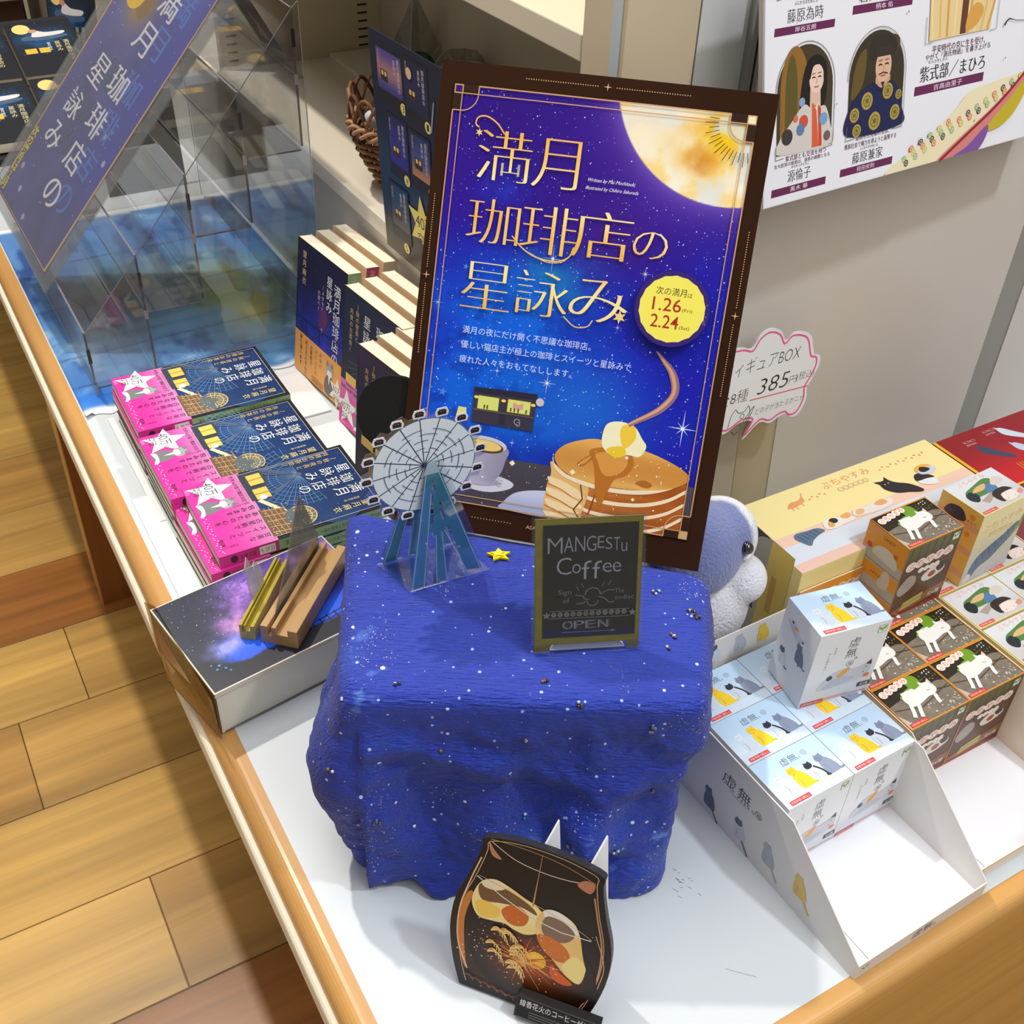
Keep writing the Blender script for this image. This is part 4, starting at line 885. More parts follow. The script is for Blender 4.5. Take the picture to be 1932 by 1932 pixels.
A.text('Sign', 14.2, 37, 22, 41, S_, off=-.01); A.text('of', 17.2, 32.4, 21, 35.6, S_, off=-.01); A.text('The', 48.4, 37.4, 54, 40.6, S_, off=-.01); A.text('zodiac', 48.4, 33.2, 60, 36, S_, off=-.01)
A.arc(35, 37, 4.6, 0, 180, .55, S_); A.arc(35, 33.2, 3.4, 180, 360, .5, S_); A.line(smoothopen([(24.5, 37.2), (29, 36.4), (30, 34.6), (33, 34)]), .5, S_); A.line(smoothopen([(39.6, 37.2), (44, 39.6), (48, 39.4)]), .5, S_); A.line(smoothopen([(38.6, 35.6), (42, 34.6), (45, 31.6), (48, 31.8)]), .5, S_); A.line([(25, 31.4), (29.6, 31.8), (30.8, 33.2)], .5, S_)
for u, v in ((25, 43), (28, 45), (42, 45.4), (46, 46)): A.line([(u, v), (u+(1.6 if u < 35 else -1.6), v-3)], .35, S_)
for v in (27.2, 22.4): A.line([(9, v), (57.6, v+(-.6))], .35, S_)
A.text('♈♉♊♋♌♍♎♏♐♑♒♓', 10, 23.2, 56, 26.4, S_, off=-.008)
A.star(7.2, 24.6, 2.6, 1.1, 5, S_); A.star(59.6, 24, 2.6, 1.1, 5, S_)
for u, t in ((17, 'O'), (24, 'P'), (31, 'E'), (38.6, 'N')): A.text(t, u, 15, u+6, 20.2, (140, 142, 150), off=-.006); A.text(t, u+.9, 15.3, u+6.9, 20.4, (96, 98, 108), off=-.02)
A.line([(16.6, 12.8), (47, 12.6)], .3, (130, 140, 170)); A.poly([(47, 13.3), (49.6, 12.6), (47, 11.9)], (130, 140, 170));
A.frame(4.8, 9.4, 61.4, 83, .3, (60, 52, 20)); m.build('board', GLOSSP, bb)
m = MB(); m.box(-.0018, .0660, -.0014, -.0010, -.0012, .0884); m.box(-.0018, .0660, .0016, .0020, -.0012, .0884); m.build('clear_sleeve', FILM, bb)
m = MB(); m.prism([(.010, .0), (.056, .0), (.052, .0044), (.013, .0044)], (0, .0030, 0), (1, 0, 0), (0, 0, 1), (0, .0006, 0), (206, 208, 214)); m.box(.010, .056, .002, .026, -.0006, .0, (214, 216, 222)); m.build('foot', GLOSSP, bb)
# ------------------------------------------------------------------ coffee jelly cut-out in front
cp = thing('cup_cutout', 'dark cup shaped cut-out card of coffee jelly with sparklers at the front of the table', 'cut-out card', (.079, .0843, .0020), (-.2756, 0, -.876))
half = [(36, 114), (36.6, 108), (38.6, 98), (42.5, 84), (47.2, 70), (49.4, 58), (49.4, 42), (47.2, 28), (43.6, 14), (38.6, 0)]
topc = [(22, 117.6), (8, 119.2), (-8, 119.4), (-22, 118)]
outl = [(u, v) for u, v in half[::-1]]+topc+[(-u, v) for u, v in half]
OL = smoothopen(outl, 3); DB = (26, 15, 8)
m = MB(); m.prism([(p[0]*.001, p[1]*.001) for p in OL][::-1], (0, 0, 0), (1, 0, 0), (0, 0, 1), (0, .0052, 0), DB, cside=(40, 40, 44))
A = Art(m, (0, 0, 0), (1, 0, 0), (0, 0, 1)); A.poly(OL, lambda U, V: mix3((22, 12, 6), (66, 36, 14), np.clip(np.exp(-((U)/40)**2-((V-36)/26)**2), 0, 1)))
CO = (206, 140, 96)
inner = smoothopen([(p[0]*.90, 4+p[1]*.955) for p in outl], 3); A.line(inner, .45, (226, 176, 140))
A.poly([(p[0]*.86, 5+p[1]*.80) for p in smoothopen([(-44, 86), (-49, 60), (-48, 36), (-40, 12), (-20, 2), (20, 2), (40, 12), (48, 36), (49, 60), (44, 86)], 4)], lambda U, V: mix3((56, 30, 12), (22, 12, 6), sstep(20, 70, V)))
A.blob([(-42, 70), (-45, 52), (-43, 30), (-36, 14), (-39, 32), (-41, 52), (-38, 72)], (206, 126, 54)); A.line(smoothopen([(-36, 100), (-41, 80), (-45, 58), (-43.5, 34), (-35, 14)]), .8, (244, 196, 160))
A.line(smoothopen([(33, 98), (37, 84), (43, 62), (43, 36), (36, 12)]), .8, (220, 150, 106)); A.line(smoothopen([(38, 72), (46, 52), (45, 34)]), .5, (226, 170, 130))
A.line(smoothopen([(-31, 113), (-16, 106), (0, 103.6), (16, 104), (32, 107)]), .5, (240, 210, 190)); A.line(smoothopen([(-32, 115), (-10, 115.6), (12, 113.6), (32, 108)]), .4, (190, 140, 110))
A.blob([(-33, 113), (-29, 108), (-24, 103), (-30, 104)], (190, 132, 104)); A.blob([(32, 107), (30, 100), (22, 103), (26, 108)], (190, 126, 90))
A.clip = None
for r_ in np.linspace(1, .06, 22): A.ell(4, 35, 40*r_, 30*r_, tuple(mix3((34, 18, 8), (214, 92, 20), np.array((1-r_)**1.3))), n=36)
# two translucent jelly pieces
A.blob([(-37, 76), (-33, 84), (-26, 87.6), (-18, 86), (-8, 82), (2, 78), (9, 70), (7, 62), (-2, 55.5), (-10, 56), (-16, 58), (-24, 57), (-33, 57), (-38, 66)], lambda U, V: mix3((250, 214, 110), (252, 238, 196), fbm(U*.1, V*.1, 91)))
A.blob([(-35, 80), (-27, 84), (-14, 82), (-2, 77), (2, 72), (-8, 74), (-20, 72), (-32, 70)], (120, 84, 48)); A.blob([(-33, 84), (-26, 87.4), (-18, 85), (-24, 80), (-32, 80)], (246, 226, 186)); A.blob([(-19, 68), (-12, 74), (-3, 70), (-4, 62), (-11, 59), (-17, 62)], (212, 106, 28))
A.blob([(-36, 66), (-30, 70), (-20, 67), (-22, 60), (-32, 58)], (250, 206, 90))
A.blob([(6, 78), (14, 80), (24, 76), (29, 68), (33, 54), (36, 44), (34, 33), (26, 35), (18, 42), (10, 50), (4, 58), (2, 68)], lambda U, V: mix3((240, 180, 80), (250, 222, 170), fbm(U*.1, V*.1, 95)))
A.blob([(6, 78), (14, 80), (24, 75), (28, 68), (18, 70), (8, 72)], (246, 238, 226)); A.blob([(8, 74), (18, 74), (26, 68), (22, 60), (12, 58), (6, 64)], (138, 108, 88)); A.blob([(4, 58), (12, 60), (22, 56), (26, 48), (20, 44), (10, 48)], (216, 116, 30)); A.blob([(28, 52), (35, 48), (36, 42), (33, 33), (26, 36), (22, 42)], (252, 226, 140))
A.blob([(16, 40), (22, 36), (30, 31), (24, 28), (16, 32)], (222, 96, 24))
A.line([(-37, 86), (-20, 77), (0, 69), (18, 66), (36, 67.4)], .7, (236, 226, 216)); A.line([(-36, 87), (-10, 82), (10, 77), (30, 71), (36, 68)], .35, (220, 190, 160))
A.line([(-.6, 116), (-.9, 96), (-1.2, 78)], [.3, .5, 1.2], (206, 140, 90))
g = random.Random(8)
A.ell(6, 39, 6.4, 6.4, (250, 190, 40)); A.ell(5.6, 38.6, 4.6, 4.6, (252, 206, 70)); A.ell(-2.6, 34.6, 4, 4, (250, 176, 40)); A.ell(-2.6, 34.6, 1.8, 1.8, (255, 250, 190))
for k in range(54):
    a = g.uniform(0, 360); l = g.uniform(9, 30); u = -2.6+l*math.cos(R(a)); v = 34.6+l*.72*math.sin(R(a)); A.line([(-2.6, 34.6), ((u-2.6)/2+g.uniform(-1, 1), (v+34.6)/2+1.4), (u, v)], [.6, .4, .15], (250, 190, 110) if k % 2 else (226, 110, 40))
for k in range(13):
    u, v = g.uniform(-34, -6), g.uniform(20, 52)
    for j in range(4): A.line(smoothopen([(u, v), (u+2+j*1.3, v+3.5-j*.5), (u+5+j*1.6, v+3-j*1.6), (u+6+j*1.8, v-.5-j*2)], 3), [.5]*10, (250, 206, 120))
A.dots([(g.gauss(-8, 16), g.gauss(40, 13), .2+.4*g.random()) for _ in range(130)], (252, 214, 160))
for k in range(7): A.arc(-34+k*5.5, 1.5+abs(k-5)*.9, 4.5, 20, 130, .45, (176, 92, 40))
m.build('panel', PRINT, cp)
m = MB(); so = np.array((.000, -.0095, .0005)); fx = [(-.002, .000), (.056, .000), (.056, .0165), (.0005, .0165), (-.0005, .0155)]
m.prism([(.0, 0), (.052, 0), (.052, .0172), (.0012, .0172), (0, .016)][::-1], (.0000, -.0085, 0), (1, 0, 0), (0, 0, 1), (0, .0062, 0), (36, 34, 34))
A = Art(m, (.0, -.0085, 0), (1, 0, 0), (0, 0, 1)); A.frame(.6, .4, 51.4, 16.6, .25, (120, 110, 104)); A.text('線香花火のコーヒーゼリー', 2.6, 9.6, 49.5, 15.0, (240, 238, 236))
for k in range(3): A.line([(9, 6.6-k*2), (30, 6.6-k*2)], .7, (112, 108, 104))
m.build('name_plate', MATTE, cp)
for u in (-.0060, .0230):
    m = MB(); pt = [(0, 0), (.036, 0), (.036, .008), (.0125, .1285), (0, .104)]
    m.prism(pt, (u, .0056, 0), (.62, .755, .216), (0, 0, 1), (.0010, -.0008, 0), (240, 242, 246)); m.build('support', MATTE, cp)

# ------------------------------------------------------------------ small boxed figures in their display trays
BW, BD, BH = 57.2, 39.6, 71.0
LEAF = (96, 158, 60)
def logo(A, u, v, s=1.0, bgc=(236, 242, 232)):
    A.rect(u, v, u+7*s, v+7*s, (150, 176, 140)); A.rect(u+.4*s, v+.4*s, u+6.6*s, v+6.6*s, bgc)
    A.blob([(u+3.4*s, v+2.6*s), (u+1*s, v+3.4*s), (u+.8*s, v+5.2*s), (u+2.6*s, v+4.8*s)], LEAF); A.blob([(u+3.6*s, v+2.6*s), (u+6*s, v+4*s), (u+6.2*s, v+6.2*s), (u+4.2*s, v+5.2*s)], LEAF); A.line([(u+3.5*s, v+1*s), (u+3.5*s, v+3*s)], .5*s, LEAF)
def sitcat(A, u, v, s, col, col2=None, tail=True):
    """seated cat seen from the side, looking left"""
    f = lambda P: [(u+a*s, v+b*s) for a, b in P]
    A.blob(f([(-3.4, 0), (1, -.4), (5.4, .2), (6.2, 3.6), (4.8, 8), (2.6, 12), (-.6, 13.6), (-3.4, 12.6), (-4.8, 8.6), (-4.6, 3.4)]), col)
    A.blob(f([(-5.4, 12.8), (-3.8, 11.2), (-.6, 11.4), (1.2, 13.2), (.6, 15.6), (-2.2, 16.4), (-5, 15.2)]), col2 or col)
    A.poly(f([(-4.4, 15.4), (-4.6, 17.2), (-2.6, 16.2)]), col2 or col); A.poly(f([(-1.6, 16.2), (.2, 17.4), (.7, 15.2)]), col2 or col)
    A.dots(f([(-3.6, 13.9)]) and [(u-3.6*s, v+13.9*s, .35*s), (u-1.4*s, v+14*s, .35*s)], (60, 56, 60))
    A.line(smoothopen(f([(-2, 1), (-1.4, 5), (-2.4, 8)]), 3), .3*s, (128, 128, 140))
    if tail: A.line(smoothopen(f([(5, 1), (7.4, .4), (9.2, .9)]), 4), 1.5*s, col2 or col)
def kyomu_top(A):
    A.grid(0, 0, BW, BD, 6, 6, lambda U, V: mix3((186, 212, 236), (218, 232, 244), sstep(30, 4, V))); A.rect(0, 0, BW, 9, (206, 222, 236))
    A.text('虚無', 20, 28, 34, 34, (92, 104, 118)); A.text('。', 34.6, 28.4, 36, 29.8, (92, 104, 118)); A.arc(40.4, 31, 2.0, 0, 360, .4, (140, 152, 166)); A.text('猫', 39.2, 29.8, 41.6, 32.2, (140, 152, 166))
    sitcat(A, 12.5, 8.5, .95, (206, 218, 232), (214, 224, 236)); sitcat(A, 24.5, 8, 1.05, (246, 206, 40), (240, 196, 34)); sitcat(A, 37, 8, .92, (206, 214, 228), (44, 46, 56)); A.line(smoothopen([(38, 19), (41.6, 14), (43, 9)], 4), 1.4, (44, 46, 56)); sitcat(A, 48, 8.4, 1.0, (140, 150, 176), (126, 136, 164))
    A.dots([(22, 19.6, .35), (34.6, 18.5, .35), (45.6, 20, .35)], (40, 40, 50)); A.rect(4, 1.2, 21, 4.4, (216, 50, 54)); A.text('対象年齢15歳以上', 4.6, 1.8, 20.4, 3.8, (250, 220, 220))
def lyingcat(A, u, v, s):
    f = lambda P: [(u+a*s, v+b*s) for a, b in P]
    A.blob(f([(0, 2), (3, 8), (8, 14), (16, 17), (26, 15), (36, 17), (40, 20), (41, 14), (41, 8), (36, 3), (26, 1), (14, 0), (4, 0)]), (206, 208, 218)); A.blob(f([(4, 1), (16, 1), (30, 5), (22, 9), (12, 9)]), (188, 192, 206))
    A.blob(f([(14, 12), (19, 17), (23, 17), (20, 11), (16, 9)]), (240, 166, 60)); A.ell(u+8*s, v+11*s, 2.4*s, 2.4*s, (52, 52, 58)); A.poly(f([(36, 17), (40, 20.6), (41, 15)]), (70, 56, 60)); A.blob(f([(38, 7), (42, 6), (41, 3), (37, 4)]), (232, 130, 60))
    A.dots([(u+36*s, v+9*s, .7*s), (u+37*s, v+14*s, .7*s)], (40, 40, 46))
def kyomu_front(A):
    A.grid(0, 0, BW, BH, 3, 6, lambda U, V: mix3((214, 218, 226), (240, 240, 242), sstep(8, 30, V)))
    A.vtext('虚無', 31, 62, 9.6, (66, 70, 78), 1.12); A.line([(27.4, 51.6), (34.6, 51.8)], .4, (66, 70, 78)); A.arc(36.6, 39.8, 1.0, 0, 360, .5, (66, 70, 78)); A.arc(33, 35.6, 2.8, 0, 360, .4, (80, 84, 92)); A.text('猫', 31.4, 34, 34.6, 37.2, (80, 84, 92))
    A.vtext('今日は、', 16.5, 56, 2.2, (120, 124, 132), 1.1); A.vtext('なにも起きない。', 12.5, 52, 2.2, (120, 124, 132), 1.15)
    lyingcat(A, 11, 13.5, 1.02); logo(A, 47.6, 60.5); A.rect(46.6, 7.4, 57, 11.6, (52, 56, 66)); A.text('全5種', 48.4, 8.2, 55.6, 10.8, (240, 240, 244))
    A.rect(1.4, .8, 20, 4.4, (206, 48, 58)); A.text('対象年齢15歳以上', 2.2, 1.6, 19.2, 3.6, (250, 220, 222)); A.line([(20.6, 2.6), (56, 2.6)], .5, (222, 110, 116)); A.line([(20.6, 4.2), (40, 4.2)], .4, (222, 130, 136))
def kyomu_left(A):
    A.rect(0, 0, BD, BH, (224, 226, 230)); B = A.sub(9, 62, -35); lyingcat(B, 0, -8, .5); sitcat(A, 26, 32, .95, (96, 116, 138)); A.line([(27, 30), (28, 35)], 1.2, (96, 116, 138)); sitcat(A, 10, 17, .85, (206, 212, 222), (70, 84, 104)); A.vtext('なに', 24, 40, 2, (120, 130, 140))
def mango_top(A):
    A.rect(0, 0, BW, BD, (44, 34, 26)); A.grid(0, 0, BW, 26, 20, 10, lambda U, V: mix3((150, 140, 126), (112, 98, 82), fbm(U*.16, V*.3, 41))); A.poly([(0, 0), (0, 16), (8, 0)], (196, 190, 180))
    A.poly([(0, 22), (26, 26), (40, 30), (57.2, 24), (57.2, 39.6), (0, 39.6)], (44, 36, 26))
    gg = random.Random(2)
    for _ in range(46): A.ell(gg.uniform(26, 56), gg.uniform(1, 12), gg.uniform(.6, 1.3), gg.uniform(.5, .9), gg.choice([(206, 200, 188), (176, 168, 154), (140, 132, 120)]), n=7)
    A.line([(2, 18), (24, 12), (56, 20)], .7, (84, 66, 50)); A.line([(34, 22), (57, 17)], .8, (70, 56, 44))
    A.dots([(gg.uniform(40, 56), gg.uniform(28, 38), .7) for _ in range(9)], (128, 140, 50))
    A.blob([(27, 30), (28, 36), (33, 39), (38, 37), (39, 31), (36, 27), (30, 27)], (118, 160, 40)); A.blob([(14, 25), (22, 29), (31, 30), (30, 25), (18, 23)], (112, 164, 54)); A.rect(17, 25.4, 29, 28.4, (232, 236, 214))
    CW = (244, 242, 236)
    A.blob([(15, 20), (16, 25), (22, 28), (30, 26.6), (36, 27.6), (41, 28.6), (45, 25.6), (45, 20), (40, 17), (34, 17), (26, 15), (18, 14.6)], CW); A.poly([(36, 27), (36.6, 31), (39.6, 28.4)], CW); A.poly([(42, 28), (45.6, 30.6), (45.6, 26)], (240, 210, 200))
    for p in ([(17, 18), (13, 10), (11, 7)], [(22, 15), (18, 8), (16.6, 5)], [(40, 17), (38, 11), (38, 9)]): A.line(smoothopen(p, 4), 3.0, CW)
    A.line([(37, 22), (40, 21.4)], .4, (90, 70, 60)); A.dots([(47, 36, .7), (49.4, 36.4, .7), (52, 36.8, .7), (49, 33.6, .7), (51.6, 34, .7)], (240, 240, 236))
    for i, chx in enumerate('ぷちやすみ'): A.ell(5.6+i*5.6, 33+i*.9, 3.4, 3.2, (252, 236, 222)); A.text(chx, 3.4+i*5.6, 31+i*.9, 7.8+i*5.6, 35+i*.9, (222, 92, 84))
    A.rect(2.4, 1.0, 18, 4.2, (214, 52, 44)); A.text('対象年齢15歳以上', 3, 1.6, 17.4, 3.6, (250, 220, 214)); A.frame(.25, .25, BW-.25, BD-.25, .9, (226, 150, 52))
def mango_front(A):
    A.grid(0, 0, BW, BH, 12, 16, lambda U, V: mix3(mix3((74, 48, 34), (104, 66, 44), fbm(U*.09, V*.06, 44)), (96, 104, 54), sstep(50, 66, V)*.8))
    for k in range(6): A.line([(4+k*8, 48), (6+k*8, 71)], 1.0, (58, 50, 34))
    A.blob([(2, 30), (10, 40), (18, 38), (20, 30), (14, 24), (6, 22)], (168, 158, 148)); A.blob([(26, 34), (34, 40), (46, 40), (50, 33), (40, 28), (30, 28)], (226, 220, 210)); A.ell(37, 33, 4, 3, (166, 84, 46)); A.blob([(40, 38), (46, 41), (49, 35), (44, 33)], (70, 50, 40))
    A.poly([(0, 6), (30, 14), (57.2, 18), (57.2, 10), (20, 2), (0, 0)], (146, 96, 60)); A.poly([(12, 4), (34, 8), (34, 16), (14, 12)], (186, 176, 92)); A.line([(13, 8), (34, 12)], .7, (110, 104, 60)); A.poly([(0, 0), (57.2, 0), (57.2, 4), (0, 3)], (150, 40, 30))
    for i, chx in enumerate('ぷちやすみ'): A.ell(9+i*9.6, 50.5+i*.5, 5.2, 4.6, (250, 232, 218)); A.text(chx, 5.4+i*9.6, 47.4+i*.5, 12.6+i*9.6, 53.6+i*.5, (196, 92, 74))
    for i, chx in enumerate('はにわと'): A.ell(22+i*5.6, 42.6, 3.0, 2.6, (246, 232, 220))
    A.text('全6種', 40, 8, 53, 12.4, (244, 236, 226)); logo(A, 47.6, 61.5); A.frame(.2, .2, BW-.2, BH-.2, .4, (216, 146, 60))
def mango_left(A):
    A.rect(0, 0, BD, BH, (228, 150, 40)); 
    for v in (14, 38): A.rect(0, v, BD, v+12, (186, 178, 166)); A.line([(0, v+2), (BD, v+2)], 1.4, (150, 140, 128))
    A.blob([(10, 48), (14, 56), (24, 58), (32, 54), (34, 46), (22, 46)], (214, 208, 196)); A.blob([(22, 24), (24, 36), (28, 40), (32, 34), (31, 24)], (210, 196, 180)); A.ell(6, 52, 2.6, 2.6, (206, 62, 34)); A.ell(31, 57, 2.2, 2.2, (214, 96, 30)); A.text('CANDY', 16, 64, 28, 67, (120, 70, 10)); A.text('ふみふみ', 12, 30, 24, 33, (120, 70, 10))
def cream_top(A):
    A.grid(0, 0, BW, BD, 10, 8, lambda U, V: mix3((206, 204, 204), (226, 228, 232), sstep(4, 34, V)))
    for i, chx in enumerate('ぷちやすみ'): A.text(chx, 12+i*6.4, 33.4+(i % 2)*.6, 17.4+i*6.4, 38.2, (240, 170, 140))
    A.blob([(8, 20), (11, 27), (22, 30), (38, 33), (44, 29), (40, 22), (26, 18)], (88, 132, 70)); A.blob([(7, 18), (8, 24), (15, 26), (18, 20), (12, 14)], (40, 46, 50)); A.blob([(28, 18), (32, 26), (39, 26), (40, 20), (34, 15)], (84, 128, 176)); A.blob([(16, 24), (24, 28), (34, 28), (28, 23)], (226, 184, 130)); A.blob([(38, 24), (44, 30), (52, 29), (52, 24), (45, 22)], (222, 206, 196))
    A.poly([(14, 14), (30, 18), (30, 14), (18, 9)], (176, 160, 146)); A.blob([(28, 6), (27, 14), (33, 18), (44, 18), (49, 13), (44, 13), (34, 12), (32, 5)], (52, 40, 36)); A.blob([(32, 5), (34, 11), (42, 13), (50, 10), (48, 6), (40, 3)], (240, 226, 218)); A.blob([(48, 8), (54, 10), (55, 7), (50, 5)], (222, 150, 130)); A.dots([(36, 6, .8), (44, 6, .8)], (230, 150, 130))
    A.rect(2.4, 1.0, 18, 4.2, (222, 60, 56)); A.text('対象年齢15歳以上', 3, 1.6, 17.4, 3.6, (250, 224, 220)); A.line([(0, .4), (BW, .4)], .9, (246, 224, 140)); A.line([(.4, 0), (.4, BD)], .8, (246, 224, 140))
def cream_front(A):
    A.grid(0, 0, BW, BH, 8, 10, lambda U, V: mix3(mix3((206, 200, 182), (246, 232, 170), sstep(20, 60, V)), (196, 196, 200), sstep(16, 4, V)))
    for i, chx in enumerate('ぷちやすみ'): A.text(chx, 6+i*9.4, 51+i*.7, 14+i*9.4, 58+i*.7, (236, 168, 118))
    A.rect(16, 44, 44, 48.6, (228, 192, 120)); A.text('ふみふみ', 18, 44.8, 42, 47.8, (250, 238, 200))
    A.blob([(6, 10), (10, 24), (22, 32), (36, 38), (50, 46), (55, 42), (50, 32), (40, 24), (30, 16), (18, 12), (12, 4)], (92, 112, 134))
    for k in range(6): A.line([(14+k*6, 16+k*4), (11+k*6, 24+k*3.6)], 1.0, (58, 74, 96))
    A.blob([(46, 30), (54, 46), (56, 52), (57, 40)], (128, 160, 70)); A.blob([(2, 2), (6, 10), (12, 6), (9, 1)], (224, 220, 214))
def cream_left(A):
    A.rect(0, 0, BD, BH, (238, 200, 104))
    for v in (8, 30, 52): A.rect(0, v, BD, v+6, (230, 176, 130))
    A.blob([(6, 56), (10, 64), (20, 66), (26, 60), (24, 56), (14, 54)], (58, 56, 82)); A.ell(31, 64, 2.6, 2.6, (236, 156, 60)); A.ell(31, 48, 2.6, 2.6, (236, 156, 60)); A.text('おすわり', 24, 58, 36, 60.4, (120, 84, 30)); A.blob([(0, 36), (4, 46), (8, 46), (6, 34)], (30, 26, 26)); A.text('ふみふみ', 12, 24, 26, 26.6, (140, 100, 40))
def figbox(label, cat_group, body, top, front, left):
    b = thing('figure_box', label, 'small box', (0, 0, 0), group=cat_group); w, d, h = BW*.001, BD*.001, BH*.001
    m = MB(); m.box(0, w, 0, d, 0, h-.0006, body); front(Art(m, (0, 0, 0), (1, 0, 0), (0, 0, 1))); left(Art(m, (0, d, 0), (0, -1, 0), (0, 0, 1))); m.build('carton', PRINT, b)
    m = MB(); m.box(.0002, w-.0002, .0002, d-.0002, h-.0006, h, body); top(Art(m, (0, 0, h), (1, 0, 0), (0, 1, 0))); m.build('lid_flap', PRINT, b)
    return b
def figset(body, arts, group, items):
    src = None
    for lab, loc, rot in items:
        if src is None: src = figbox(lab, group, body, *arts); src.location = (loc[0], loc[1], loc[2]+TZ); src.rotation_euler = rot
        else: copy_tree(src, loc, rot, lab)
TA = .023
def tr(x0, y0, a, u, v): return (x0+math.cos(a)*u-math.sin(a)*v, y0+math.sin(a)*u+math.cos(a)*v)
it = []; rows = ('front', 'middle', 'rear'); KX, KY = .2735, .0805
for r in range(3):
    for c in range(2):
        x, y = tr(KX, KY, TA, .0008+c*.0577, r*.0402); it.append(('pale blue seated cats figure box, %s row %s side, in the white tray' % (rows[r], ('left', 'right')[c]), (x, y, .0017), (0, 0, TA)))
it.append(('pale blue seated cats figure box standing askew on the boxes in the white tray', (.3359, .1432, .0735), (R(1.0), R(1.4), R(-9))))
figset((226, 230, 236), (kyomu_top, kyomu_front, kyomu_left), 'pale blue cat figure boxes', it)
it = []
for r in range(3):
    for c in range(2): it.append(('brown white-cat figure box, %s row %s side, in the orange tray' % (rows[r], ('left', 'right')[c]), (.3932+c*.0577, .0907+r*.0404, .0017), (0, 0, 0)))
it.append(('brown white-cat figure box standing on top of the orange tray', (.4560, .1792, .0734), (0, 0, R(.4))))
figset((226, 150, 46), (mango_top, mango_front, mango_left), 'brown white-cat figure boxes', it)
it = []
for r in range(2):
    for c in range(2): it.append(('cream and yellow figure box, %s row %s side, in the yellow tray' % (('front', 'rear')[r], ('left', 'right')[c]), (.5146+c*.0577, .0965+r*.0415, .0017), (0, 0, 0)))
for c in range(2): it.append(('cream and yellow figure box, hindmost row %s side, in the yellow tray' % ('left', 'right')[c], (.5146+c*.0577, .1795, .0017), (0, 0, 0)))
it.append(('cream and yellow figure box standing upright on top of the yellow tray', (.5362, .1805, .0734), (0, 0, R(3))))
figset((240, 206, 110), (cream_top, cream_front, cream_left), 'cream figure boxes', it)
def tray(label, loc, rot, w, d, h, lip, kf, head, inner, outer, sideart=None, headart=None, frontart=None):
    t = thing('display_tray', label, 'tray', loc, rot); th = .0009
    m = MB(); m.box(0, w, 0, d, 0, th, inner); A = Art(m, (0, 0, th), (1, 0, 0), (0, 1, 0)); A.line([(18, 1), (18, 50), (20, 56)], .7, (150, 138, 128)); m.build('base', PRINT, t)
    prof = [(0, th), (0, lip), (kf, h), (d, h), (d, th)]
    for x, s in ((0, 0), (w-th, 1)):
        m = MB(); m.prism(prof if False else prof[::-1], (x, 0, 0), (0, 1, 0), (0, 0, 1), (th, 0, 0), outer)
        if not s and sideart: sideart(Art(m, (0, 0, 0), (0, -1, 0), (0, 0, 1)))
        m.build('side_wall', PRINT, t)
    m = MB(); m.box(th, w-th, 0, th, th, lip, outer)
    if frontart: frontart(Art(m, (0, 0, 0), (1, 0, 0), (0, 0, 1)))
    m.build('front_lip', PRINT, t)
    m = MB(); m.box(th, w-th, d-th, d, th, head, outer)
    if headart: headart(Art(m, (0, d-th, 0), (1, 0, 0), (0, 0, 1)))
    m.build('header', PRINT, t); return t
def kside(A):
    A.text('虚', -139, 44, -126, 56, (60, 64, 72)); A.text('無', -123, 43, -110.5, 56, (60, 64, 72)); A.text('。', -108.4, 43.4, -105.6, 46.2, (60, 64, 72)); A.arc(-102, 47, 3, 0, 360, .5, (70, 74, 82)); A.text('猫', -103.8, 45.2, -100.2, 48.8, (70, 74, 82)); A.line([(-130, 41.6), (-113, 42)], .4, (70, 74, 82))
    for u, v, c, c2 in ((-146, 7, (84, 104, 122), None), (-114, 8, (206, 208, 214), (86, 100, 116)), (-86, 14, (176, 178, 186), None), (-56, 17, (222, 186, 92), None)): sitcat(A, u, v, 1.12, c, c2, False); A.line(smoothopen([(u+4, v+2), (u+8, v-3), (u+12, v-7)], 4), 1.6, c2 or c)
def khead(A):
    for u, c, c2 in ((20, (96, 118, 138), None), (42, (206, 210, 218), (64, 78, 96)), (66, (186, 190, 202), None), (88, (236, 196, 50), None)): sitcat(A, u, 76, 1.05, c, c2, False); A.line([(u-4, 74), (u+5, 74.5)], .35, (150, 156, 164))
def kfront(A):
    logo(A, 4, 5, .9); A.text('虚無。', 50, 4, 72, 12, (90, 90, 92)); A.line([(50, 2), (80, 2)], .3, (150, 150, 150))
tray('white cat figure display tray, front part empty, beside the blue pedestal', (KX-.0012, -.0030, .0002), (0, 0, TA), .1186, .2082, .0728, .0150, .0755, .0980, (240, 242, 248), (226, 222, 218), kside, khead, kfront)
tray('orange rimmed figure display tray with brown boxes, front part empty', (.3918, .0090, .0002), (0, 0, 0), .1180, .2045, .0726, .0130, .0800, .1020, (240, 240, 246), (238, 222, 200),
     lambda A: A.line([(-82, 72.2), (-207, 72.2)], 1.0, (226, 150, 46)), lambda A: [A.rect(0, 70, 118, 102, (232, 152, 52)), logo(A, 4, 86, 1.1)]+[[A.ell(26+i*9.4, 90, 5.4, 4.6, (252, 232, 214)), A.text(c_, 22.6+i*9.4, 86.8, 29.4+i*9.4, 93.4, (214, 92, 60))] for i, c_ in enumerate('ぷちやすみ')], lambda A: [A.rect(0, 11.6, 118, 13, (226, 150, 60)), logo(A, 3, 4, .8)])
tray('yellow rimmed figure display tray at the right edge of the picture', (.5133, .0140, .0002), (0, 0, 0), .1180, .2070, .0726, .0130, .0800, .0760, (240, 240, 246), (240, 220, 160), None, None, None)

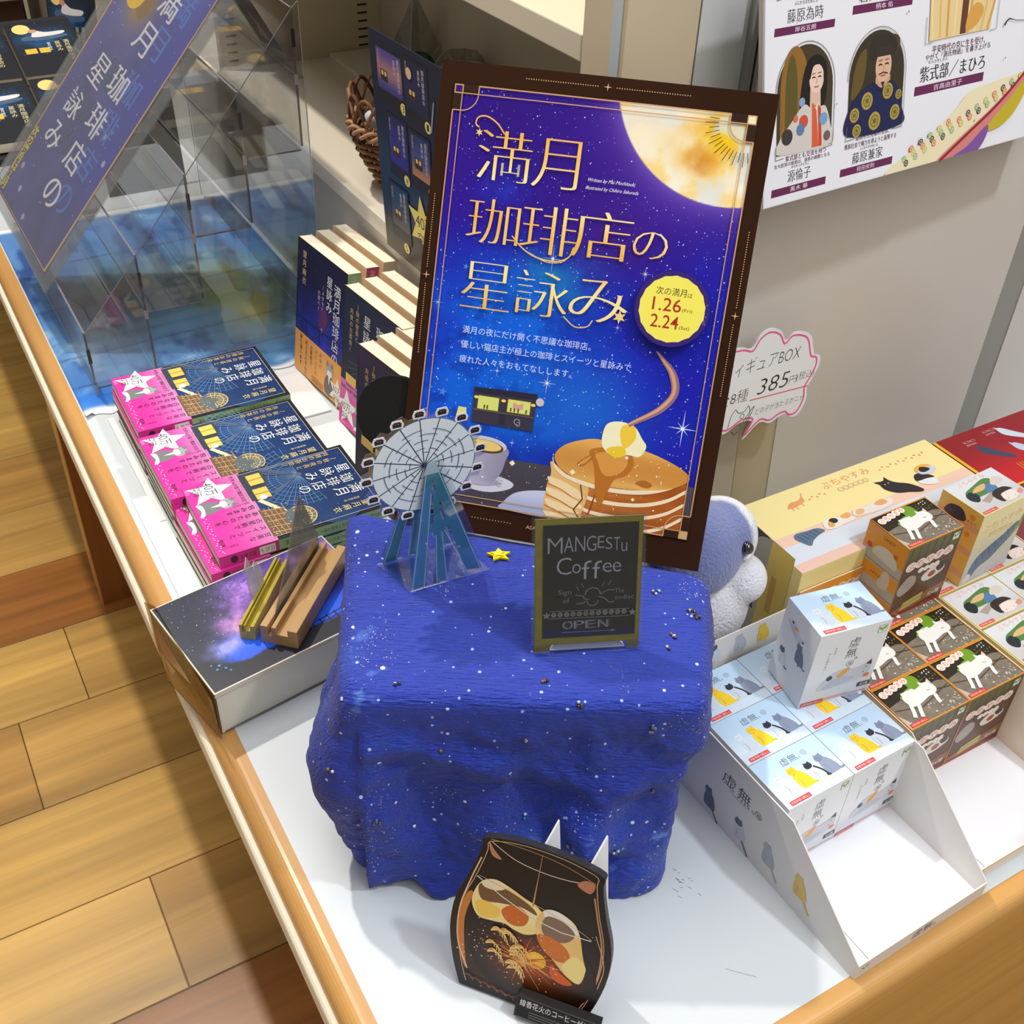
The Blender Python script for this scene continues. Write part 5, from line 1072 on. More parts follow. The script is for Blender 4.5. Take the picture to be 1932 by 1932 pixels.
# large yellow and red cartons behind the trays
yb = thing('display_carton', 'large pale yellow carton printed with resting cats, behind the orange tray', 'carton', (.3915, .2145, .0004), (0, 0, 0))
W_, D_, H_ = .2130, .0840, .1200
m = MB(); m.box(0, W_, 0, D_, 0, H_-.0008, (246, 224, 150))
A = Art(m, (0, D_, 0), (0, -1, 0), (0, 0, 1)); A.rect(0, 0, 74.5, 126, (176, 170, 156)); A.poly([(46, 0), (74.5, 0), (74.5, 126.6), (50, 126.6)], (230, 200, 96)); A.rect(56, 60, 62, 96, (206, 160, 70)); A.blob([(2, 70), (20, 96), (36, 120), (46, 126), (10, 126), (0, 120)], (26, 28, 22)); A.blob([(12, 96), (24, 104), (32, 112), (22, 114), (12, 106)], (60, 104, 44))
A.blob([(20, 60), (30, 76), (38, 70), (44, 52), (36, 54), (28, 56)], (18, 18, 18)); A.blob([(4, 20), (8, 50), (22, 62), (30, 40), (26, 10), (8, 6)], (60, 66, 48)); A.blob([(10, 50), (18, 64), (26, 60), (22, 48)], (50, 92, 126)); A.frame(.3, .3, 74, 126.4, .5, (206, 180, 110))
m.build('body', PRINT, yb, bevel=.0006)
m = MB(); m.box(0, W_, 0, D_, H_-.0008, H_, (248, 228, 156)); A = Art(m, (-.0105, .0030, H_), (1, 0, 0), (0, 1, 0)); A.clip = (10.5, -3, 223.5, 81)
A.rect(10.5, -3, 223.5, 81, (252, 234, 164)); A.rect(10.5, 25, 223.5, 36, (246, 208, 184)); A.rect(10.5, 6.4, 223.5, 25, (222, 229, 240)); A.rect(10.5, -3, 223.5, 6.4, (238, 200, 184)); A.clip = None
ORG = (238, 164, 104)
A.blob([(52, 61), (58, 66), (66, 66), (72, 68), (71, 63), (66, 61), (58, 60)], ORG)
for p in ([(56, 61), (55, 57)], [(60, 61), (60, 57)], [(66, 62), (67, 58)], [(71, 67), (75, 72)]): A.line(p, 1.2, ORG)
for i in range(5): A.ell(76+i*4, 62.5+(i % 2)*2, 1.1, 1.1, ORG, n=8)
for i, chx in enumerate('ぷちやすみ'): A.text(chx, 96+i*10.6, 66.5+(i % 2)*.8, 104.6+i*10.6, 74.6, ORG)
for i in range(6): A.ell(108+i*5.4, 61, 2.9, 2.5, (214, 182, 130)); A.ell(108+i*5.4, 61, 2.1, 1.8, (246, 222, 160))
for i in range(12): A.ell(156+i*4.6, 66+(i % 2)*2, 1.0, 1.0, ORG, n=8)
A.blob([(34, 24), (32, 30), (36, 34), (46, 33), (56, 32), (60, 27), (52, 25), (44, 22), (38, 18)], (96, 118, 144))
for k in range(5): A.line([(38+k*4, 23+k*.6), (36+k*4, 31+k*.3)], .8, (60, 80, 108))
A.blob([(62, 28), (66, 36), (76, 36), (88, 33), (92, 27), (80, 26), (70, 25)], (240, 236, 230)); A.ell(74, 33, 4, 3, (50, 44, 44)); A.blob([(66, 30), (70, 34), (72, 29), (68, 27)], (240, 170, 90)); A.blob([(82, 34), (90, 36), (92, 32), (86, 30)], (240, 176, 100))
A.blob([(94, 29), (98, 36), (110, 35), (124, 36), (136, 33), (130, 27), (112, 26)], (238, 230, 222)); A.blob([(118, 34), (128, 36), (130, 31), (122, 30)], (238, 170, 110)); A.blob([(96, 30), (100, 35), (106, 33), (102, 29)], (240, 186, 130))
A.blob([(140, 44), (142, 52), (150, 53), (155, 47), (164, 40), (169, 30), (165, 28), (156, 32), (146, 36)], (46, 38, 42)); A.poly([(141, 50), (138, 55), (145, 53)], (46, 38, 42)); A.poly([(147, 52), (151, 57), (152, 50)], (46, 38, 42)); A.dots([(144.6, 48.6, .8), (148.6, 49, .8)], (210, 220, 120))
A.blob([(172, 37), (176, 45), (184, 44), (190, 36), (186, 30), (178, 32)], (236, 236, 238)); A.blob([(172, 40), (176, 47), (184, 46), (190, 38), (182, 39)], (44, 40, 44))
A.ell(190, 50, 9, 5.4, (244, 178, 74)); A.ell(191, 47, 9.6, 4.4, (214, 216, 232)); A.blob([(184, 49), (188, 53), (194, 50), (194, 47), (187, 46)], (44, 34, 30))
m.build('lid', PRINT, yb)
rb = thing('display_carton', 'large glossy red carton with cats at the right edge, beside the yellow carton', 'carton', (.6055, .2145, .0004), (0, 0, 0))
m = MB(); m.box(0, .215, 0, .076, 0, H_-.0008, (150, 26, 30)); m.build('body', PRINT, rb, bevel=.0006)
m = MB(); m.box(0, .215, 0, .076, H_-.0008, H_+.0004, (156, 20, 30)); A = Art(m, (0, 0, H_+.0004), (1, 0, 0), (0, 1, 0)); A.grid(0, 0, 215, 76, 12, 6, lambda U, V: mix3((150, 22, 34), (206, 20, 32), sstep(60, 5, V))); A.rect(0, 0, 3.4, 76, (238, 190, 40)); A.rect(0, 0, 215, 2, (238, 190, 40))
for u, v, c in ((38, 40, (62, 70, 96)), (76, 52, (214, 222, 236)), (70, 30, (200, 208, 226)), (112, 46, (200, 206, 222))): A.blob([(u-9, v+12), (u-4, v+14), (u+4, v+4), (u+13, v-8), (u+11, v-12), (u+2, v-5), (u-8, v+4)], c); A.poly([(u-9, v+12), (u-9, v+17), (u-5, v+13)], c)
for u, v in ((24, 62), (52, 66)): A.text('ねこのねごと', u, v, u+14, v+3, (236, 200, 200)); A.text('おひるね', u, v-4, u+11, v-1.4, (236, 200, 200))
for u, v in ((42, 12), (86, 20)):
    for k in range(3): A.line([(u+k*3, v), (u+k*3+.6, v+10)], .8, (226, 160, 40))
m.build('lid', PRINT, rb)
# ------------------------------------------------------------------ plush toy
def plushmat():
    m, nt, N, L, b = newmat('plush_fur'); tc = N.new('ShaderNodeTexCoord'); P = tc.outputs['Object']
    nz = N.new('ShaderNodeTexNoise'); nz.inputs['Scale'].default_value = 60; nz.inputs['Detail'].default_value = 3; L.new(P, nz.inputs['Vector'])
    def near(c, r0, r1):
        d = N.new('ShaderNodeVectorMath'); d.operation = 'DISTANCE'; L.new(P, d.inputs[0]); d.inputs[1].default_value = c
        ad = N.new('ShaderNodeMath'); ad.operation = 'MULTIPLY_ADD'; L.new(nz.outputs['Fac'], ad.inputs[0]); ad.inputs[1].default_value = .010; L.new(d.outputs['Value'], ad.inputs[2])
        mp = N.new('ShaderNodeMapRange'); mp.inputs['From Min'].default_value = r0; mp.inputs['From Max'].default_value = r1; mp.inputs['To Min'].default_value = 1; mp.inputs['To Max'].default_value = 0; L.new(ad.outputs[0], mp.inputs['Value']); return mp.outputs[0]
    def mixc(f, a, c):
        x = N.new('ShaderNodeMix'); x.data_type = 'RGBA'; L.new(f, x.inputs[0])
        for i, q in ((6, a), (7, c)):
            if isinstance(q, tuple): x.inputs[i].default_value = q
            else: L.new(q, x.inputs[i])
        return x.outputs[2]
    rgb = lambda c: (*lin(c), 1)
    c = mixc(nz.outputs['Fac'], rgb((216, 220, 232)), rgb((240, 240, 244)))
    c = mixc(near((-.020, -.030, .166), .047, .052), c, rgb((118, 128, 178)))
    L.new(c, b.inputs['Base Color']); b.inputs['Roughness'].default_value = .95; b.inputs['Sheen Weight'].default_value = .5; b.inputs['Specular IOR Level'].default_value = .1
    n2 = N.new('ShaderNodeTexNoise'); n2.inputs['Scale'].default_value = 420; n2.inputs['Detail'].default_value = 5; L.new(P, n2.inputs['Vector'])
    bp = N.new('ShaderNodeBump'); bp.inputs['Strength'].default_value = .9; bp.inputs['Distance'].default_value = .002; L.new(n2.outputs['Fac'], bp.inputs['Height']); L.new(bp.outputs[0], b.inputs['Normal'])
    return m
ps = thing('plush_toy', 'white plush animal toy with a blue patched face, peeking from behind the big poster', 'plush toy', (.3290, .2620, .0006))
m = MB()
for c, r in (((.004, -.002, .048), (.034, .030, .049)), ((-.012, -.006, .141), (.041, .035, .038)), ((.027, -.022, .110), (.020, .020, .020)), ((.006, -.016, .084), (.033, .026, .036)), ((.013, -.005, .144), (.029, .029, .030)), ((-.024, -.016, .05), (.018, .018, .034))): m.ball(c, r, 24)
o = m.build('body', plushmat(), ps, smooth=True); rm = o.modifiers.new('join', 'REMESH'); rm.mode = 'VOXEL'; rm.voxel_size = .0028; rm.use_smooth_shade = True
sm = o.modifiers.new('soft', 'SMOOTH'); sm.factor = .5; sm.iterations = 6
BEAD = colmat('eye_bead', .05, .9, coat=1.0)
m = MB(); m.ball((.0155, -.0325, .152), .0052, 14, (14, 12, 14)); m.build('eye', BEAD, ps, smooth=True)
m = MB(); m.ball((.0165, -.0315, .1430), (.0050, .0036, .0026), 12, (238, 240, 246)); m.build('eye_mark', FABRIC, ps, smooth=True)

# ------------------------------------------------------------------ price cloud in a clear holder
ct = thing('price_tag', 'white cloud shaped handwritten price tag with a pink outline in front of the wall', 'price tag', (.4600, .3600, .1180), (R(-4), 0, 0))
lob = [(-8, 12), (0, 27), (-14, 30), (-30, 24), (-46, 34), (-52, 52), (-46, 66), (-50, 84), (-38, 100), (-22, 101), (-11, 97.5), (-4, 107), (6, 111), (18, 106), (25, 95.5), (33, 101), (45, 98.5), (53, 92), (59, 75.5), (66, 72), (67.2, 63), (62, 52), (57.5, 44), (58.5, 32), (52.7, 20), (44, 19), (38, 24), (30, 23.5), (20, 20), (8, 24)]
pts_ = []
def lobes(P, bul):
    out = []
    for i in range(len(P)):
        out.append(P[i])
    return smoothpts(out, 4)
OUT = lobes(lob, 0)
m = MB(); m.prism([(p[0]*.001, p[1]*.001) for p in OUT], (0, 0, 0), (1, 0, 0), (0, 0, 1), (0, .0012, 0), (240, 240, 242))
A = Art(m, (0, 0, 0), (1, 0, 0), (0, 0, 1)); A.poly(OUT, (238, 238, 241))
cx_, cy_ = 8, 62
A.line([(cx_+(p[0]-cx_)*.93, cy_+(p[1]-cy_)*.93) for p in OUT], 1.7, (232, 96, 150), True)
BK = (26, 26, 30)
A.text('フィギュアBOX', -37, 75, 42, 89, BK, off=-.015, shear=.12); A.text('全8種', -40, 50, -9, 62, BK, off=-.012, shear=.1); A.text('385', 1, 52, 33, 66, BK, off=-.012, shear=.2); A.text('円', 35, 53, 43, 60, BK, off=-.012, shear=.1); A.text('(税込)', 43, 52.5, 62, 61.5, BK, off=-.012, shear=.1)
A.line([(-6, 49), (58, 45.5)], .9, (214, 50, 60)); A.text('どの子が当たるかニャ', 2, 33, 54, 39, BK, off=-.012, shear=.1)
A.line(smoothopen([(-26, 28), (-24, 38), (-20, 44), (-16, 40), (-10, 40), (-6, 44), (-4, 36), (-8, 28)]), .6, BK); A.line(smoothopen([(-10, 30), (-4, 38), (0, 42), (-3, 34), (-6, 26), (-9, 16)]), .6, BK); A.line(smoothopen([(-22, 24), (-18, 20), (-14, 22)]), .6, BK); A.arc(-12, 36, 2.2, 0, 360, .5, BK)
m.build('cloud_card', PRINT, ct)
m = MB(); m.box(-.011, .0300, .0016, .0022, -.116, .030, (230, 226, 210)); m.box(-.011, .0300, .0016, .040, -.1165, -.1159, (230, 226, 210))
for x in (-.011, .0296): m.box(x, x+.0004, .0010, .0016, -.116, .03, (160, 150, 120), 1)
m.build('clear_holder', [filmmat('cream_film', (.93, .91, .84), .1, .1), EDGE], ct)

# ------------------------------------------------------------------ character board on the wall
e1 = Vector((.9965, .0831, -.0085)); e2v = Vector((-.0111, .2327, .9725)); e2v = (e2v-e1*e1.dot(e2v)).normalized(); nn = e1.cross(e2v)
mw = Matrix((e1, -nn, e2v)).transposed()
cbd = thing('wall_board', 'white drama character chart with costumed portraits hung on the wall at upper right', 'wall chart', (.39097, .32254, .35979), tuple(mw.to_euler())); cbd.scale = (.95, .95, .95)
WBW, WBH = 360, 150
m = MB(); m.box(0, WBW*.001, .0001, .005, 0, WBH*.001, (236, 236, 242)); A = Art(m, (0, 0, 0), (1, 0, 0), (0, 0, 1)); A.clip = (0.5, .5, WBW-.5, WBH-.5)
A.rect(.2, .2, WBW-.2, WBH-.2, (238, 238, 244)); PL = (106, 34, 82); TX = (90, 40, 60)
for b in ((8.4, 110.5, 66.4, 115.6), (84, 116, 147, 121.6), (7.4, 6, 62.4, 11.4), (77.6, 7.6, 135, 13), (155.6, 52.4, 237.8, 58.8)): A.poly([(b[0], b[1]), (b[2], b[1]), (b[2]+.6, b[3]), (b[0]+.6, b[3])], PL)
for t, b in (('岸谷五朗', (28, 111.4, 48, 114.8)), ('柄本 佑', (108, 117, 126, 120.8)), ('黒木 華', (26.5, 7, 44, 10.6)), ('段田安則', (96, 8.6, 115, 12.2)), ('吉高由里子', (178, 53.6, 212, 57.8))): A.text(t, *b, (240, 226, 236))
for t, b in (('藤原為時', (20.6, 117.6, 55, 126)), ('源倫子', (23.6, 14, 47, 22)), ('藤原兼家', (90.4, 14.8, 123.6, 22.6)), ('紫式部／まひろ', (161, 61.2, 238.4, 72))): A.mincho(t, *b, (20, 16, 20), -.012, .006)
for t, b in (('ふじわらのためとき', (27, 128, 49, 130.4)), ('みなもとのともこ', (27, 23.2, 45, 25.2)), ('ふじわらのかねいえ', (98, 23.6, 118, 25.6)), ('むらさきしきぶ', (170, 73.4, 192, 75.6)), ('娘・紫式部の教養の高さを', (10, 132, 66, 136)), ('紫式部とも交流を持つ', (21, 28.6, 62, 32.4)), ('左大臣家の姫君は、道長の嫡妻となる', (10, 25.4, 66, 28.2)), ('道長ら三兄弟の父は、', (93, 31, 130, 34)), ('貴族社会で権力を得ようと画策する', (81.4, 26.2, 138, 30)), ('平安時代の京に生を受け、', (173, 80, 236, 85.4)), ('やがて『源氏物語』を書き上げる', (166, 75.8, 243, 80)), ('右大臣家の', (90, 123, 140, 127))): A.text(t, *b, TX)
def arch(u0, v0, u1, v1):
    uc = (u0+u1)/2; w_ = (u1-u0)/2; r = w_*1.05; P = [(u0, v0), (u1, v0)]+[(uc+w_*math.cos(R(a)), v1-r+r*math.sin(R(a))) for a in range(0, 181, 10)]
    return P
GR = (130, 116, 110)
def face(u, v, s, skin, brow=True):
    A.ell(u, v, 6.4*s, 8.4*s, skin)
    for d in (-2.6, 2.6):
        A.line([(u+d*s-1.5*s, v+.7*s), (u+d*s, v+1.2*s), (u+d*s+1.5*s, v+.6*s)], .8*s, (50, 36, 32)); A.line([(u+d*s-1.6*s, v+3*s), (u+d*s+1.6*s, v+3.2*s)], .6*s, (120, 90, 76))
    A.line([(u, v+.5*s), (u+.5*s, v-2.2*s), (u-.5*s, v-2.4*s)], .5*s, (196, 146, 124)); A.line([(u-2*s, v-4.6*s), (u, v-4.9*s), (u+2*s, v-4.5*s)], .8*s, (186, 84, 84))
# portrait of a woman in a pale robe
P_ = arch(12, 33.6, 66.6, 102.8); A.poly(P_, (70, 58, 34)); A.poly([(p[0]*.5+9, p[1]) for p in P_], (148, 104, 40)); A.poly([(p[0]*.22+17, p[1]*.93+2) for p in P_], (96, 84, 36))
A.blob([(34, 60), (37, 84), (44, 94), (54, 94), (60, 86), (60, 66), (54, 58), (44, 52)], (28, 22, 22)); A.poly([(44, 74), (54, 74), (55, 58), (44, 58)], (226, 190, 168))
A.blob([(14, 34), (15, 44), (26, 54), (38, 64), (46, 60), (52, 60), (60, 60), (65.6, 46), (66.4, 34)], (214, 208, 200)); face(50, 79.5, 1.12, (240, 208, 188)); A.blob([(42, 82), (44, 92), (54, 93), (59, 84), (57, 78), (55.6, 87), (47, 88), (43.6, 80)], (28, 22, 22))
A.poly([(46, 64), (50, 62), (54, 34), (47, 34)], (222, 96, 56)); A.poly([(52, 62), (55, 60), (57, 34), (54, 34)], (210, 70, 44)); A.poly([(47, 65), (49.4, 60), (53, 65), (51, 58)], (240, 226, 216))
for u, v, r, c in ((22, 45, 5.4, (62, 56, 56)), (38, 53, 4.4, (206, 84, 60)), (35, 48, 4, (96, 128, 170)), (58, 52, 4.2, (120, 164, 206)), (36, 66, 3, (136, 166, 200)), (30, 56, 2.4, (214, 110, 84)), (62, 40, 3.4, (120, 90, 100))): A.ell(u, v, r, r, c)
A.line([(11.4, 40), (11, 31), (19, 31.4)], .5, GR); A.line(arch(10.6, 40, 68.6, 104.6)[1:], .5, GR); A.line([(68.6, 42), (67.6, 32.6), (58, 32)], .5, GR)
# portrait of a man in a dark blue robe
P_ = arch(83.4, 34.8, 142, 103.4); A.poly(P_, (58, 48, 30)); A.blob([(86, 60), (90, 84), (100, 92), (98, 70)], (104, 82, 36)); A.ell(128, 92, 8, 7, (78, 66, 36))
A.blob([(106, 84), (106, 98), (118, 101), (131, 96), (131, 86)], (50, 40, 34)); A.poly([(111, 72), (127, 72), (127, 58), (112, 58)], (206, 164, 134)); face(119, 78.6, 1.34, (222, 180, 150)); A.rect(109.6, 85.4, 128.6, 92, (54, 44, 38))
A.line([(114, 73.4), (119, 74.4), (124, 73.2)], .9, (52, 40, 34)); A.poly([(117, 68), (121, 68), (119.4, 63.6)], (52, 40, 34))
A.blob([(83.6, 35), (84, 54), (96, 64), (108, 69), (118, 64), (128, 68), (138, 60), (141.6, 48), (141.6, 35)], (26, 32, 78)); A.line(smoothopen([(108, 68), (117, 62), (128, 67.4)]), 1.4, (18, 20, 44))
for u, v, r in ((103, 57, 6), (125, 61, 5.6), (112, 42, 6.4), (90, 49, 5), (134, 45, 5.4), (93, 38, 4.6), (137, 57, 3.4)):
    A.ell(u, v, r, r, (178, 156, 70)); A.arc(u, v, r*.62, 0, 360, .7, (104, 88, 40)); A.star(u, v, r*.5, r*.22, 6, (112, 94, 40))
A.line([(82.4, 42), (81.8, 32.4), (91, 32.8)], .5, GR); A.line(arch(81.6, 42, 143.8, 105.4)[1:], .5, GR); A.line([(143.8, 42), (143, 33.6), (132, 33.4)], .5, GR)
# lower part of the large portrait: cream robe
A.poly([(168, 89), (240, 89.6), (246, 190), (164, 190)], (236, 208, 150))
for k in range(9): A.line(smoothopen([(172+k*8, 90), (174+k*8+(k-4)*1.2, 112), (170+k*9, 140), (176+k*8, 186)]), 1.4+.5*(k % 3), ((246, 226, 176), (226, 184, 112), (214, 164, 86))[k % 3])
A.poly([(203, 90), (210, 90), (216, 190), (207, 190)], (104, 58, 40)); A.blob([(210, 92), (222, 94), (230, 104), (222, 110), (212, 104)], (222, 164, 76)); A.line([(164, 106), (164, 87.6), (172, 87.8)], .5, GR); A.line([(248.6, 112), (248, 88.6), (240, 88.4)], .5, GR)
# patterned cloth at the lower right
A.blob([(129, 0), (133, 5), (150, 11), (182, 23), (206, 36), (222, 47), (250, 50), (280, 52), (300, 54), (318, 64), (328, 60), (300, 40), (262, 20), (220, 0), (170, -4)], (240, 228, 190))
for i in range(15):
    for j in range(4):
        u = 140+i*10.5+j*8; v = 2+i*3.2+j*8.4-(j*2)
        if v < 8+(u-130)*.29 and v > -2+(u-190)*.42 and v > 2: A.ell(u, v, 2.6, 2.6, ((226, 132, 86), (70, 62, 60), (156, 182, 132), (206, 196, 110))[(i+j*2) % 4]); A.arc(u, v, 1.3, 0, 360, .5, (244, 232, 200))
A.blob([(186, 0), (214, 14), (250, 30), (286, 50), (306, 66), (314, 66), (300, 46), (262, 22), (222, 4), (200, -4)], (216, 130, 128)); A.line(smoothopen([(190, 0), (222, 15), (258, 32), (290, 52), (308, 68)]), 2.4, (150, 30, 34))
A.blob([(246, 16), (262, 14), (280, 22), (296, 40), (308, 60), (300, 54), (276, 36)], (198, 178, 34)); A.blob([(206, 0), (224, 6), (246, 18), (248, 12), (240, 2), (226, -4)], (128, 84, 158)); A.blob([(296, 48), (306, 62), (312, 68), (308, 58)], (40, 26, 26)); A.line(smoothopen([(257, 90), (262, 94), (272, 92), (290, 91), (310, 95)]), [1.6, 1.5, 1.4, 1.3, 1.2, 1.1, 1, .9, .8, .7, .6, .5, .5, .5, .5, .5, .4, .4, .4, .4, .4, .4, .4, .4, .3], (36, 30, 30))
A.dots([(70, 60, .8), (30, 118, .7), (152, 6, .7), (230, 24, .9), (262, 66, .9), (142, 112, 1)], (150, 150, 156)); A.clip = None
m.build('printed_panel', PRINT, cbd)
m = MB(); m.box(-.0004, WBW*.001+.0004, .0012, .0052, -.0006, WBH*.001, (206, 204, 200)); m.build('backing', MATTE, cbd)

# ------------------------------------------------------------------ painted blue sheet on the table
m = MB(); g = random.Random(11); n_ = 46
near = [(.0015+(.302)*i/n_, .846+.004*math.sin(i*.9)+(.006*g.random() if i > n_*.55 else .003*g.random())-(.006 if i < 5 else 0)) for i in range(n_+1)]
def sheet_col(U, V):
    u, v = U*.001, V*.001
    n = fbm(U*.018, V*.012, 21, 5); n2 = fbm(U*.05+40, V*.02, 22, 5)
    c = mix3((58, 108, 178), (112, 164, 214), n)
    c = mix3(c, (38, 70, 140), sstep(.52, .72, n2)*.8); c = mix3(c, (170, 200, 226), sstep(.6, .78, fbm(U*.03, V*.03, 25, 4))*.7)
    c = mix3(c, (128, 140, 58), np.clip(np.exp(-((U-225-(V-1000)*.05)/52)**2-((V-1040)/95)**2)*n2*2.2, 0, 1)*.85)
    c = mix3(c, (92, 128, 96), np.clip(np.exp(-((U-110)/60)**2-((V-1080)/90)**2)*n*1.5, 0, 1)*.8)
    c = mix3(c, (196, 176, 60), np.clip(np.exp(-((U-232)/9)**2-((V-985)/22)**2), 0, 1)*.7)
    c = mix3(c, (34, 110, 210), np.clip(np.exp(-((V-875)/26)**2)*sstep(120, 20, U), 0, 1)*.8)
    for f in (905, 968, 1090, 1210): c = mix3(c, (46, 62, 110), np.exp(-((V-f-U*.03)/1.6)**2)*.6)
    edge = np.minimum(V-852-3*np.sin(U*.11), 1338-V); return mix3((236, 238, 240), c, sstep(0, 9, edge))
NX, NY = 90, 150; us = np.linspace(0, 1, NX+1); Vv = []; Cc = []
nx_, ny_ = np.array(near).T
for j in range(NY+1):
    t = j/NY; x = .0015+.3095*us; y0 = np.interp(x, nx_, ny_); y = y0+(1.346-y0)*t
    z = .0006+.0012*fbm(x*30, y*18, 91)+.004*np.exp(-((y-y0)/.006)**2)*(fbm(x*24, y*0, 92) > .55)
    Vv.append(np.stack([x, y, z], 1)); Cc.append(np.clip(sheet_col(x*1000, y*1000), 0, 255))
i = (np.arange(NY)[:, None]*(NX+1)+np.arange(NX)[None]).ravel()
m.add(np.vstack(Vv), np.stack([i, i+1, i+NX+2, i+NX+1], 1).tolist(), np.vstack(Cc), 0, True)
o = m.build('painted_sheet', PRINT, None, (0, 0, TZ), smooth=True); tag(o, 'large blue watercolour painted paper sheet spread under the acrylic stand', 'paper sheet')
so_ = o.modifiers.new('paper', 'SOLIDIFY'); so_.thickness = .0004; so_.offset = -1

# ------------------------------------------------------------------ stepped acrylic stand
st = thing('acrylic_stand', 'five step clear acrylic display stand on the blue painted sheet', 'display stand', (0, .882, .0036))
YL = .46
xs = [.0230, .0882, .1497, .2125, .2745]; zt = [.006, .0790, .1520, .2240, .2960]
for k in range(5):
    m = MB(); x, z = xs[k], zt[k]; zb = .0 if k == 0 else zt[k-1]+.004
    xn = xs[k+1] if k < 4 else .2838
    prof = [(x, zb), (x, z+.068)]
    m.box(x-.0012, x+.0012, 0, YL, zb, z+.066, (200, 206, 214))                      # riser with lip
    m.box(x+.0013, xn-.0014, 0, YL, z-.001, z+.001, (200, 206, 214))                 # tread
    for a in (0,):                                                                 # polished edges read as thin dark lines
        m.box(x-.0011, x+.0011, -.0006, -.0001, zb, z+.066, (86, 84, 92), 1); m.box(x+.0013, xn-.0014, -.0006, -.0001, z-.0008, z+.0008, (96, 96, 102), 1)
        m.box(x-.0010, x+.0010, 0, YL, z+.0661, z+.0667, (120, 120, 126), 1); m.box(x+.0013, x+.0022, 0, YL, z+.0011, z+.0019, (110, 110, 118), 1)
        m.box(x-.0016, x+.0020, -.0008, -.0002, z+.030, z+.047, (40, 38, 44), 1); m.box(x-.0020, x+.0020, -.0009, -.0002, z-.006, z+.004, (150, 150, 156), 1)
    m.build('step', [ACRYL, EDGE], st)
for y, nm in ((-.0026, 'near'), (YL+.0002, 'far')):
    m = MB(); P_ = [(xs[0], 0)]+[(xs[k], zt[k]+.066) for k in range(5)]+[(.2815, zt[4]+.072), (.2825, 0)]
    m.prism(P_[::-1], (0, y, 0), (1, 0, 0), (0, 0, 1), (0, .0018, 0), (205, 210, 216))
    for a, b in zip(P_[1:-2], P_[2:-1]): m.tube([(a[0], y, a[1]), (b[0], y, b[1])], .0005, 4, (120, 120, 126), 1)
    m.tube([(.2822, y, 0), (.2815, y, zt[4]+.072)], .0005, 4, (150, 152, 156), 1)
    m.build('side_panel', [ACRYL, EDGE], st)
m = MB(); m.box(.2826, .2840, 0, YL, 0, zt[4]+.072, (205, 210, 216)); m.build('back_panel', [ACRYL, EDGE], st)

dk = thing('display_card', 'dark charcoal display card standing behind the acrylic stand', 'card', (.165, 1.395, .0006), (R(-6), 0, 0))
m = MB(); m.box(0, .112, 0, .003, 0, .135, (44, 44, 50)); A = Art(m, (0, 0, 0), (1, 0, 0), (0, 0, 1)); A.grid(2, 2, 110, 133, 10, 14, lambda U, V: mix3((40, 40, 46), (62, 58, 58), fbm(U*.03, V*.03, 72))); A.text('星詠み', 60, 84, 82, 93, (206, 150, 70)); A.ell(84, 112, 7, 9, (170, 124, 60)); m.build('panel', PRINT, dk)
m = MB(); m.box(.04, .08, .0032, .05, 0, .002, (60, 60, 64)); m.build('foot', MATTE, dk)
# dark photo card clipped on the top step
o_ = thing('photo_card', 'dark photo card in a clear sleeve hanging at the top step of the acrylic stand', 'card', (.268, .896, .322), (0, R(-30), R(8)))
m = MB(); m.box(-.0004, .0004, 0, .045, .0, .085, (44, 34, 30)); A = Art(m, (-.0004, .045, 0), (0, -1, 0), (0, 0, 1)); A.grid(0, 0, 45, 85, 12, 20, lambda U, V: mix3((38, 32, 30), (84, 62, 46), fbm(U*.12, V*.08, 7))); A.blob([(14, 14), (22, 8), (30, 12), (26, 30), (16, 44), (20, 26)], (170, 116, 60)); m.build('print', PRINT, o_)
m = MB(); m.box(-.0009, -.0006, -.003, .048, -.008, .09); m.build('clear_sleeve', FILM, o_)

# ------------------------------------------------------------------ purple banner in a clear sleeve on the stand
b1, b2, bn = Vector((.055, -.9772, -.205)).normalized(), Vector((.6234, -.1268, .7716)), None
b2 = (b2-b1*b1.dot(b2)).normalized(); bn = b1.cross(b2); mw = Matrix((b1, -bn, b2)).transposed()
ban = thing('banner', 'tilted purple laminated banner with large white title lettering at upper left', 'banner', (-.0034, 1.2128, .112), tuple(mw.to_euler()))
m = MB(); A = Art(m, (0, 0, 0), (1, 0, 0), (0, 0, 1)); m.box(.018, .192, .0001, .0004, .012, .42, (70, 40, 90))
A.rect(17.6, 11.6, 192.4, 420, (76, 34, 84))
def bancol(U, V):
    n = fbm(U*.03, V*.02, 33, 5); c = mix3((62, 58, 116), (96, 98, 178), n); c = mix3(c, (50, 54, 176), sstep(95, 175, U)*sstep(30, 160, V)*.8); c = mix3(c, (128, 126, 214), np.clip(np.exp(-((U-70)/40)**2-((V-300)/50)**2), 0, 1)*.75)
    c = mix3(c, (120, 112, 196), np.clip(np.exp(-((U-150)/30)**2-((V-360)/40)**2), 0, 1)*.5)
    return mix3(c, (196, 146, 40), np.clip(np.exp(-((U-74)/26)**2-((V-300)/26)**2), 0, 1)*.9)
A.grid(20.5, 14.5, 189.5, 420, 60, 120, bancol); A.frame(19.6, 13.6, 190.4, 421, 1.3, (236, 190, 110))
A.ell(82, 306, 17, 22, (150, 112, 56)); A.ell(56, 306, 21, 22, (250, 208, 24))
g = random.Random(14)
A.dots([(g.uniform(24, 186), g.uniform(20, 380), .4+1.0*g.random()**2) for _ in range(90)], (206, 200, 232)); 
for u, v in ((40, 60), (60, 40), (96, 24), (150, 170), (176, 150)): A.ell(u, v, 3.2, 4, (186, 178, 214))
